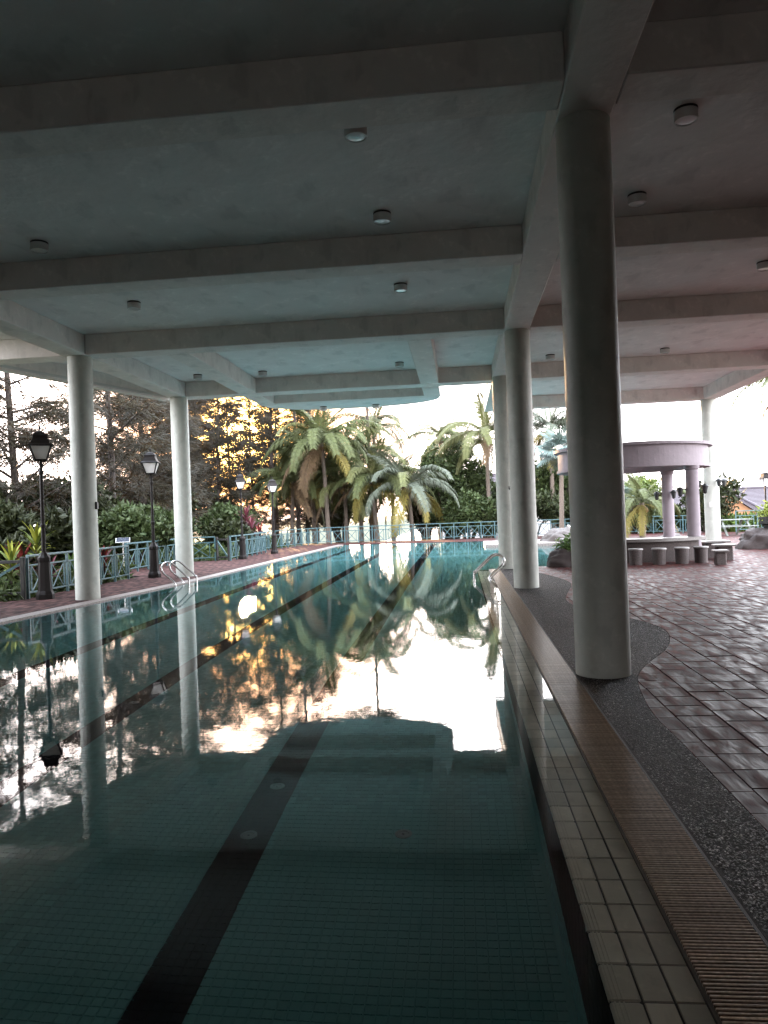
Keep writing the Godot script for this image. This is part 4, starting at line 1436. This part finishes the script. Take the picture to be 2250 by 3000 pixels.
func fan_palm(at: Vector3, h: float, lean: Vector3, r: float, n: int, c: Color, label: String) -> void:
	var t := thing("fan_palm", label, "palm tree", at, 0.0, "fan palms beyond the pool")
	part("trunk", palm_trunk(h, lean, 0.13, 0.10), M.palm_bark, t)
	var ms := [fan_leaf(r, c), fan_leaf(r * 0.9, c)]
	for k in n:
		var u := (k + 0.5) / n
		var bs := Basis(Vector3.UP, k * 2.39996) * Basis(Vector3.BACK, lerpf(1.15, -0.75, u)) * Basis(Vector3.RIGHT, rng.randf_range(-0.5, 0.5))
		part("leaf", ms[k % 2], M.palm_leaf, t, Transform3D(bs, Vector3(lean.x, h - 0.05, lean.z)))

var strap := {}
func cordyline(at: Vector3, h: float, s: float, look: String, label: String) -> void:
	var cs := {yellow = [Color(0.20, 0.21, 0.035), Color(0.10, 0.13, 0.025)], red = [Color(0.15, 0.022, 0.022), Color(0.06, 0.018, 0.02)], pink = [Color(0.12, 0.035, 0.045), Color(0.07, 0.028, 0.032)], green = [Color(0.10, 0.17, 0.05), Color(0.07, 0.12, 0.04)]}
	if strap.is_empty():
		for c in cs:
			strap[c] = []
			for k in 4:
				var m := MB.new()
				var cc: Color = cs[c][k % 2]
				var p := []
				var a0 := 1.25 - 0.22 * k
				var o := Vector3.ZERO
				for i in 7:
					p.append(o)
					var a := a0 - (0.5 + 0.35 * k) * pow(i / 6.0, 1.4)
					o += Vector3(cos(a), sin(a), 0) * 0.10
				for i in 6:
					var w0: float = [0.012, 0.030, 0.042, 0.042, 0.034, 0.020, 0.0][i]
					var w1: float = [0.012, 0.030, 0.042, 0.042, 0.034, 0.020, 0.0][i + 1]
					m.col = cc * rng.randf_range(0.9, 1.15)
					m.tri(p[i] + Vector3(0, 0.012, w0), p[i], p[i + 1]); m.tri(p[i] + Vector3(0, 0.012, w0), p[i + 1], p[i + 1] + Vector3(0, 0.012, w1))
					m.tri(p[i], p[i] + Vector3(0, 0.012, -w0), p[i + 1]); m.tri(p[i] + Vector3(0, 0.012, -w0), p[i + 1] + Vector3(0, 0.012, -w1), p[i + 1])
				strap[c].append(m.mesh())
	var t := thing("cordyline_plant", label, "plant", at, rng.randf() * TAU, "bright strap-leaved plants behind the railings")
	var st := MB.new()
	st.tube([Vector3(0, -0.2, 0), Vector3(0.03, h * 0.6, 0), Vector3(0, h, 0.02)], [0.03, 0.025, 0.018], 7)
	part("stem", st.mesh(), M.bark, t)
	for k in 26:
		var u := k / 26.0
		var bs := Basis(Vector3.UP, k * 2.39996) * Basis(Vector3.BACK, rng.randf_range(-0.15, 0.15))
		part("leaf", strap[look][mini(3, int(u * 4))], M.palm_leaf, t, Transform3D(bs.scaled(Vector3.ONE * s * rng.randf_range(0.8, 1.1)), Vector3(0, h - 0.45 * u * minf(h, 1.0), 0)))

func build_plants() -> void:
	build_pines()
	palm(Vector3(-8.2, -0.3, -46.0), 6.5, Vector3(-0.3, 0, 0.2), 1.12, "large coconut palm with broad drooping crown left of the pool's far end", 32)
	palm(Vector3(-5.2, -0.4, -46.6), 4.2, Vector3(-0.3, 0, 0), 0.95, "low coconut palm with hanging yellow fronds at the middle of the far railing", 22)
	palm(Vector3(-2.9, -0.4, -45.6), 3.7, Vector3(0.3, 0, 0), 0.95, "short coconut palm with greyish arching fronds right of the white sea gap", 20, "grey")
	palm(Vector3(-6.2, -1.0, -54.5), 9.2, Vector3(0.4, 0, 0), 1.0, "tall coconut palm standing behind the other palms near the canopy tip", 18)
	palm(Vector3(-11.0, -0.3, -48.0), 4.3, Vector3(0.3, 0, 0), 0.95, "coconut palm with low fronds beside the farthest lamp post", 20)
	palm(Vector3(-7.3, -0.4, -47.6), 3.9, Vector3(0.2, 0, 0), 0.9, "dark low palm tucked under the large coconut palm", 20)
	palm(Vector3(-9.7, -0.4, -49.0), 5.6, Vector3(0.2, 0, 0), 1.0, "dark palm just left of the large coconut palm's trunk", 24)
	palm(Vector3(-6.6, -0.5, -49.5), 5.9, Vector3(0.2, 0, 0), 1.0, "dark palm just right of the large coconut palm, under its fronds", 24)
	palm(Vector3(-4.4, -0.6, -49.0), 4.3, Vector3(0.1, 0, 0), 0.9, "dark palm behind the low middle coconut palm, by the white sea gap", 20)
	palm(Vector3(-1.6, -2.0, -60.0), 9.8, Vector3(0.3, 0, 0), 0.95, "tall thin palm rising behind the dark shrubs", 16)
	palm(Vector3(0.3, -2.5, -61.0), 9.4, Vector3(0.0, 0, 0), 0.9, "second tall thin palm rising behind the dark shrubs", 15)
	palm(Vector3(1.95, -0.6, -50.0), 7.3, Vector3(0.0, 0, 0), 1.0, "bright green palm half hidden by the farthest right-row column", 20, "pale")
	palm(Vector3(5.9, -0.6, -48.0), 7.2, Vector3(0.0, 0, 0), 1.0, "feathery palm seen between the second column and the near column", 20, "grey")
	palm(Vector3(8.4, -0.2, -35.5), 1.9, Vector3(0.0, 0, 0), 0.58, "short thick palm behind the bar, left of the canopy columns", 18)
	palm(Vector3(17.6, -0.5, -40.0), 8.2, Vector3(0.0, 0, 0), 1.0, "palm whose frond tips enter at the right edge of the picture", 18)
	fan_palm(Vector3(5.25, -0.2, -39.5), 4.7, Vector3(0.15, 0, 0), 0.95, 20, Color(0.13, 0.17, 0.155), "silvery fan palm with slender pale curved trunk left of the near column")
	fan_palm(Vector3(7.4, -0.2, -37.5), 2.2, Vector3(0.1, 0, 0), 0.75, 14, Color(0.12, 0.16, 0.14), "low silvery fan palm just right of the near column")
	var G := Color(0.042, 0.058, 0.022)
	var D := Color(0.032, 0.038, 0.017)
	shrub(Vector3(-11.6, -0.15, -25.5), Vector3(1.3, 1.2, 1.1), 420, G, "glossy-leaved bush behind the lamp post between the left columns")
	shrub(Vector3(-12.6, -0.15, -30.8), Vector3(1.7, 1.25, 1.3), 520, G, "wide glossy bush right of the second left column")
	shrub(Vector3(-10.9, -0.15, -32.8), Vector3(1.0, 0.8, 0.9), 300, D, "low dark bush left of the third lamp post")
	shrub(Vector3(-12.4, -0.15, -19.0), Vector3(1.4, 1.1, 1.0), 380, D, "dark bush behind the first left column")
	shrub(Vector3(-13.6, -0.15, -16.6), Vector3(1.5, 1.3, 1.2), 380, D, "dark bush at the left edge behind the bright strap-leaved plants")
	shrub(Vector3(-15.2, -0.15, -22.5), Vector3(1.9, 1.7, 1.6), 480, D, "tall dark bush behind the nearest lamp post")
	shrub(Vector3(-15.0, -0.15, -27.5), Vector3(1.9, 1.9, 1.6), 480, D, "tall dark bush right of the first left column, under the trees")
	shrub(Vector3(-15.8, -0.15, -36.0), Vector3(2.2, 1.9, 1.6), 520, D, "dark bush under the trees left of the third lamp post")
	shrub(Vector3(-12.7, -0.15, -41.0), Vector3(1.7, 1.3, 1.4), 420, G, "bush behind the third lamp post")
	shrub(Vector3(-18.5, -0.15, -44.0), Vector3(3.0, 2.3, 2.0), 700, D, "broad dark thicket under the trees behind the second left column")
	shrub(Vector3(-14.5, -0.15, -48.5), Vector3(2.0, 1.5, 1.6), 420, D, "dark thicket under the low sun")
	shrub(Vector3(-1.2, -0.5, -47.6), Vector3(1.5, 1.3, 1.3), 420, G, "dark leafy bush behind the short greyish palm")
	shrub(Vector3(0.5, -0.5, -46.8), Vector3(1.7, 1.9, 1.4), 620, G, "rounded bush with bright green top left of the farthest right-row column")
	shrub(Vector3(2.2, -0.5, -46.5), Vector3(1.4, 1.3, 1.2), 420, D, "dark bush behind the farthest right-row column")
	shrub(Vector3(-0.6, -0.8, -52.0), Vector3(2.4, 3.7, 2.0), 1100, G, "tall leafy tree behind the bushes at the pool's far right", "broad", "leafy_tree", 8)
	shrub(Vector3(-2.4, -0.8, -53.0), Vector3(1.9, 2.9, 1.6), 700, D, "dark leafy tree behind the short greyish palm", "broad", "leafy_tree", 8)
	shrub(Vector3(1.9, -0.8, -54.0), Vector3(1.7, 2.4, 1.6), 600, G, "leafy tree just left of the farthest right-row column, above the rounded bush", "broad", "leafy_tree", 8)
	shrub(Vector3(6.4, -0.6, -50.0), Vector3(2.2, 3.1, 1.6), 900, G, "tall leafy tree between the second column and the near column", "broad", "leafy_tree", 9)
	shrub(Vector3(-9.0, -0.8, -56.0), Vector3(3.0, 2.7, 1.6), 800, D, "dark leafy tree behind the trunks of the large coconut palm", "broad", "leafy_tree", 8)
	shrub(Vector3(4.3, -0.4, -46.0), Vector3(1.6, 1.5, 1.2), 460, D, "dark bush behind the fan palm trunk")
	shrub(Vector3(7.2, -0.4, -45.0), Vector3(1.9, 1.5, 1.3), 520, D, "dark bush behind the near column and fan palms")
	shrub(Vector3(9.6, -0.3, -43.8), Vector3(1.6, 1.1, 1.2), 400, G, "green bush behind the bar canopy's left column")
	shrub(Vector3(11.6, -0.4, -43.5), Vector3(1.4, 1.0, 1.1), 320, G, "low green bush between the bar canopy columns")
	shrub(Vector3(10.2, -0.4, -46.0), Vector3(1.6, 1.9, 1.4), 420, Color(0.09, 0.12, 0.03), "yellowish tree behind the short thick palm", "broad", "leafy_tree", 7)
	shrub(Vector3(13.1, -0.5, -41.5), Vector3(2.0, 1.75, 1.4), 330, D, "thin leafy tree behind the far right column", "broad", "leafy_tree", 8)
	shrub(Vector3(15.9, -0.6, -42.5), Vector3(1.6, 0.75, 0.9), 300, Color(0.07, 0.10, 0.022), "bright yellow-green hedge plant below the right lantern post")
	shrub(Vector3(14.9, -0.6, -41.5), Vector3(0.9, 0.65, 0.7), 200, Color(0.06, 0.09, 0.02), "bright green plant behind the short railing at right")
	var gm := leaf_clump("small", 14, 0.17, 0.028, 0.05)
	var gx := []
	var gc := []
	while gx.size() < 2600:
		var q := Vector2(rng.randf_range(-19.0, -9.65), rng.randf_range(-43.0, -14.0))
		if q.x > -11.4 and q.y < -21.5 and q.y > -28.5: continue
		if q.x > -10.2 and q.y < -33.5: continue
		gx.append(Transform3D(Basis(Vector3.UP, rng.randf() * TAU).scaled(Vector3.ONE * rng.randf_range(1.2, 2.4)), Vector3(q.x, rng.randf_range(-0.12, 0.12), q.y)))
		var k := rng.randf_range(0.6, 1.2)
		gc.append(Color(0.045 * k, 0.062 * k, 0.020 * k))
	var gr := part("ground_cover", joined(gm, gx, gc), M.leaf, self)
	gr.set_meta("kind", "stuff")
	gr.set_meta("label", "low leafy ground cover under the trees behind the left railings")
	gr.set_meta("category", "ground cover")
	var L := [
		[-10.45, -16.4, 0.95, 1.0, "yellow", "yellow-green strap-leaved plant left of the nearest lamp post"],
		[-11.2, -16.1, 1.25, 0.8, "red", "red strap-leaved plant at the very left edge"],
		[-10.3, -17.2, 1.35, 1.0, "yellow", "yellow-green strap-leaved plant high beside the first left column"],
		[-10.5, -16.9, 0.85, 1.0, "red", "dark red strap-leaved plant right of the nearest lamp post"],
		[-10.2, -17.6, 0.6, 0.9, "pink", "low reddish strap-leaved plant just left of the first left column"],
		[-10.7, -16.0, 0.45, 0.9, "green", "low green strap-leaved plant left of the nearest lamp post"],
		[-10.4, -19.6, 1.25, 1.0, "yellow", "yellow-green strap-leaved plant just right of the first left column"],
		[-10.2, -20.4, 0.7, 1.0, "red", "red strap-leaved plant low on the right of the first left column"],
		[-10.3, -18.9, 0.6, 0.9, "green", "green strap-leaved plant behind the first left column"],
		[-9.98, -34.9, 1.35, 1.25, "pink", "pink strap-leaved plant between the two farthest lamp posts"],
		[-10.4, -35.6, 1.9, 1.25, "pink", "taller pink strap-leaved plant behind the farthest lamp posts"],
		[-10.0, -36.4, 1.0, 1.2, "red", "dark red strap-leaved plant just left of the farthest lamp post"],
		[-10.8, -34.4, 0.9, 1.1, "pink", "low pink strap-leaved plant right of the third lamp post"]]
	for q in L: cordyline(Vector3(q[0], -0.15, q[1]), q[2], q[3], q[4], q[5])


# ---------------------------------------------------------------- houses
func house(at: Vector3, turn: float, w: float, d: float, eave: float, ridge: float, label: String, gable := false) -> void:
	var t := thing("house", label, "house", at, turn)
	var m := MB.new()
	m.box(Vector3(0, eave / 2 - 1, 0), Vector3(w - 0.8, eave + 2 - 0.02, d - 0.8))
	part("wall", m.mesh(), M.house_wall, t)
	var r := part("roof", ridge_mesh(w, d, eave, ridge), M.roof_tile, t)
	var n := 22
	for side in [1.0, -1.0]:
		for k in n:
			var u0 := float(k) / n
			var u1 := float(k + 1) / n
			var hip := minf(d / 2, w / 2 - 0.5)
			var c := MB.new()
			var z0: float = side * d / 2 * (1 - u0)
			var z1: float = side * d / 2 * (1 - u1)
			var y0 := lerpf(eave, ridge, u0) + 0.075
			var y1 := lerpf(eave, ridge, u1) + 0.03
			var x0 := w / 2 - hip * u0
			var x1 := w / 2 - hip * u1
			c.face_out([Vector3(-x0, y0, z0), Vector3(x0, y0, z0), Vector3(x1, y1, z1), Vector3(-x1, y1, z1)], Vector3(0, eave - 5, 0))
			c.face_out([Vector3(-x0, y0, z0), Vector3(x0, y0, z0), Vector3(x0, y0 - 0.06, z0), Vector3(-x0, y0 - 0.06, z0)], Vector3(0, y0, 0))
			part("tile_course", c.mesh(), M.roof_tile, r)
	var rc := MB.new()
	var hp := minf(d / 2, w / 2 - 0.5)
	rc.tube([Vector3(-w / 2 + hp, ridge + 0.06, 0), Vector3(w / 2 - hp, ridge + 0.06, 0)], [0.12, 0.12], 8)
	for s in [-1, 1]:
		for q in [-1, 1]: rc.tube([Vector3(s * (w / 2 - hp), ridge + 0.06, 0), Vector3(s * w / 2, eave + 0.07, q * d / 2)], [0.11, 0.11], 8)
	part("ridge_cap", rc.mesh(), M.roof_tile, t)
	if gable:
		var g := MB.new()
		var zf := d / 2 + 0.6
		var a := Vector3(-1.9, eave + 0.1, zf)
		var b := Vector3(1.9, eave + 0.1, zf)
		var top := Vector3(0, ridge - 0.25, zf)
		g.tri(a, b, top)
		part("gable_front", g.mesh(), M.gable, t)
		var gr := MB.new()
		for s in [-1.0, 1.0]:
			var e: Vector3 = b if s > 0 else a
			gr.face_out([e + Vector3(s * 0.2, -0.12, 0.25), top + Vector3(0, 0.1, 0.25), top + Vector3(0, 0.1, -d / 2), e + Vector3(s * 0.2, -0.12, -d / 2)], Vector3(0, eave - 3, 0))
		part("gable_roof", gr.mesh(), M.roof_tile, t)

func ridge_mesh(w: float, d: float, eave: float, ridge: float) -> ArrayMesh:
	var m := MB.new()
	var hp := minf(d / 2, w / 2 - 0.5)
	var a := Vector3(-w / 2, eave, -d / 2)
	var b := Vector3(w / 2, eave, -d / 2)
	var c := Vector3(w / 2, eave, d / 2)
	var e := Vector3(-w / 2, eave, d / 2)
	var r0 := Vector3(-w / 2 + hp, ridge, 0)
	var r1 := Vector3(w / 2 - hp, ridge, 0)
	var away := Vector3(0, eave - 5, 0)
	m.face_out([a, b, r1, r0], away); m.face_out([e, c, r1, r0], away)
	m.face_out([b, c, r1], away); m.face_out([a, e, r0], away)
	m.face_out([a, b, c, e], Vector3(0, ridge + 5, 0))
	return m.mesh()

func build_houses() -> void:
	house(Vector3(25.5, -3.4, -62.0), -0.08, 26.0, 9.0, 3.8, 6.0, "long house with mauve tiled roof at the right, low behind the deck")
	house(Vector3(18.7, -3.2, -55.5), -0.2, 5.5, 5.0, 3.8, 5.5, "small gabled house wing with orange front in front of the long mauve roof", true)
	house(Vector3(3.4, -2.0, -75.0), 0.2, 13.0, 9.0, 4.2, 7.2, "house with pale tiled roof half hidden behind the bushes and right-row columns")


func _ready() -> void:
	rng.seed = 20240611
	make_light()
	make_materials()
	build_ground()
	build_pool()
	build_gutter()
	build_right_deck()
	build_left_deck()
	build_rear_deck()
	build_pavilion()
	build_houses()
	build_bar()
	build_fences()
	build_seats_and_rocks()
	build_ceiling_lights()
	build_lamps()
	build_ladders()
	build_plants()
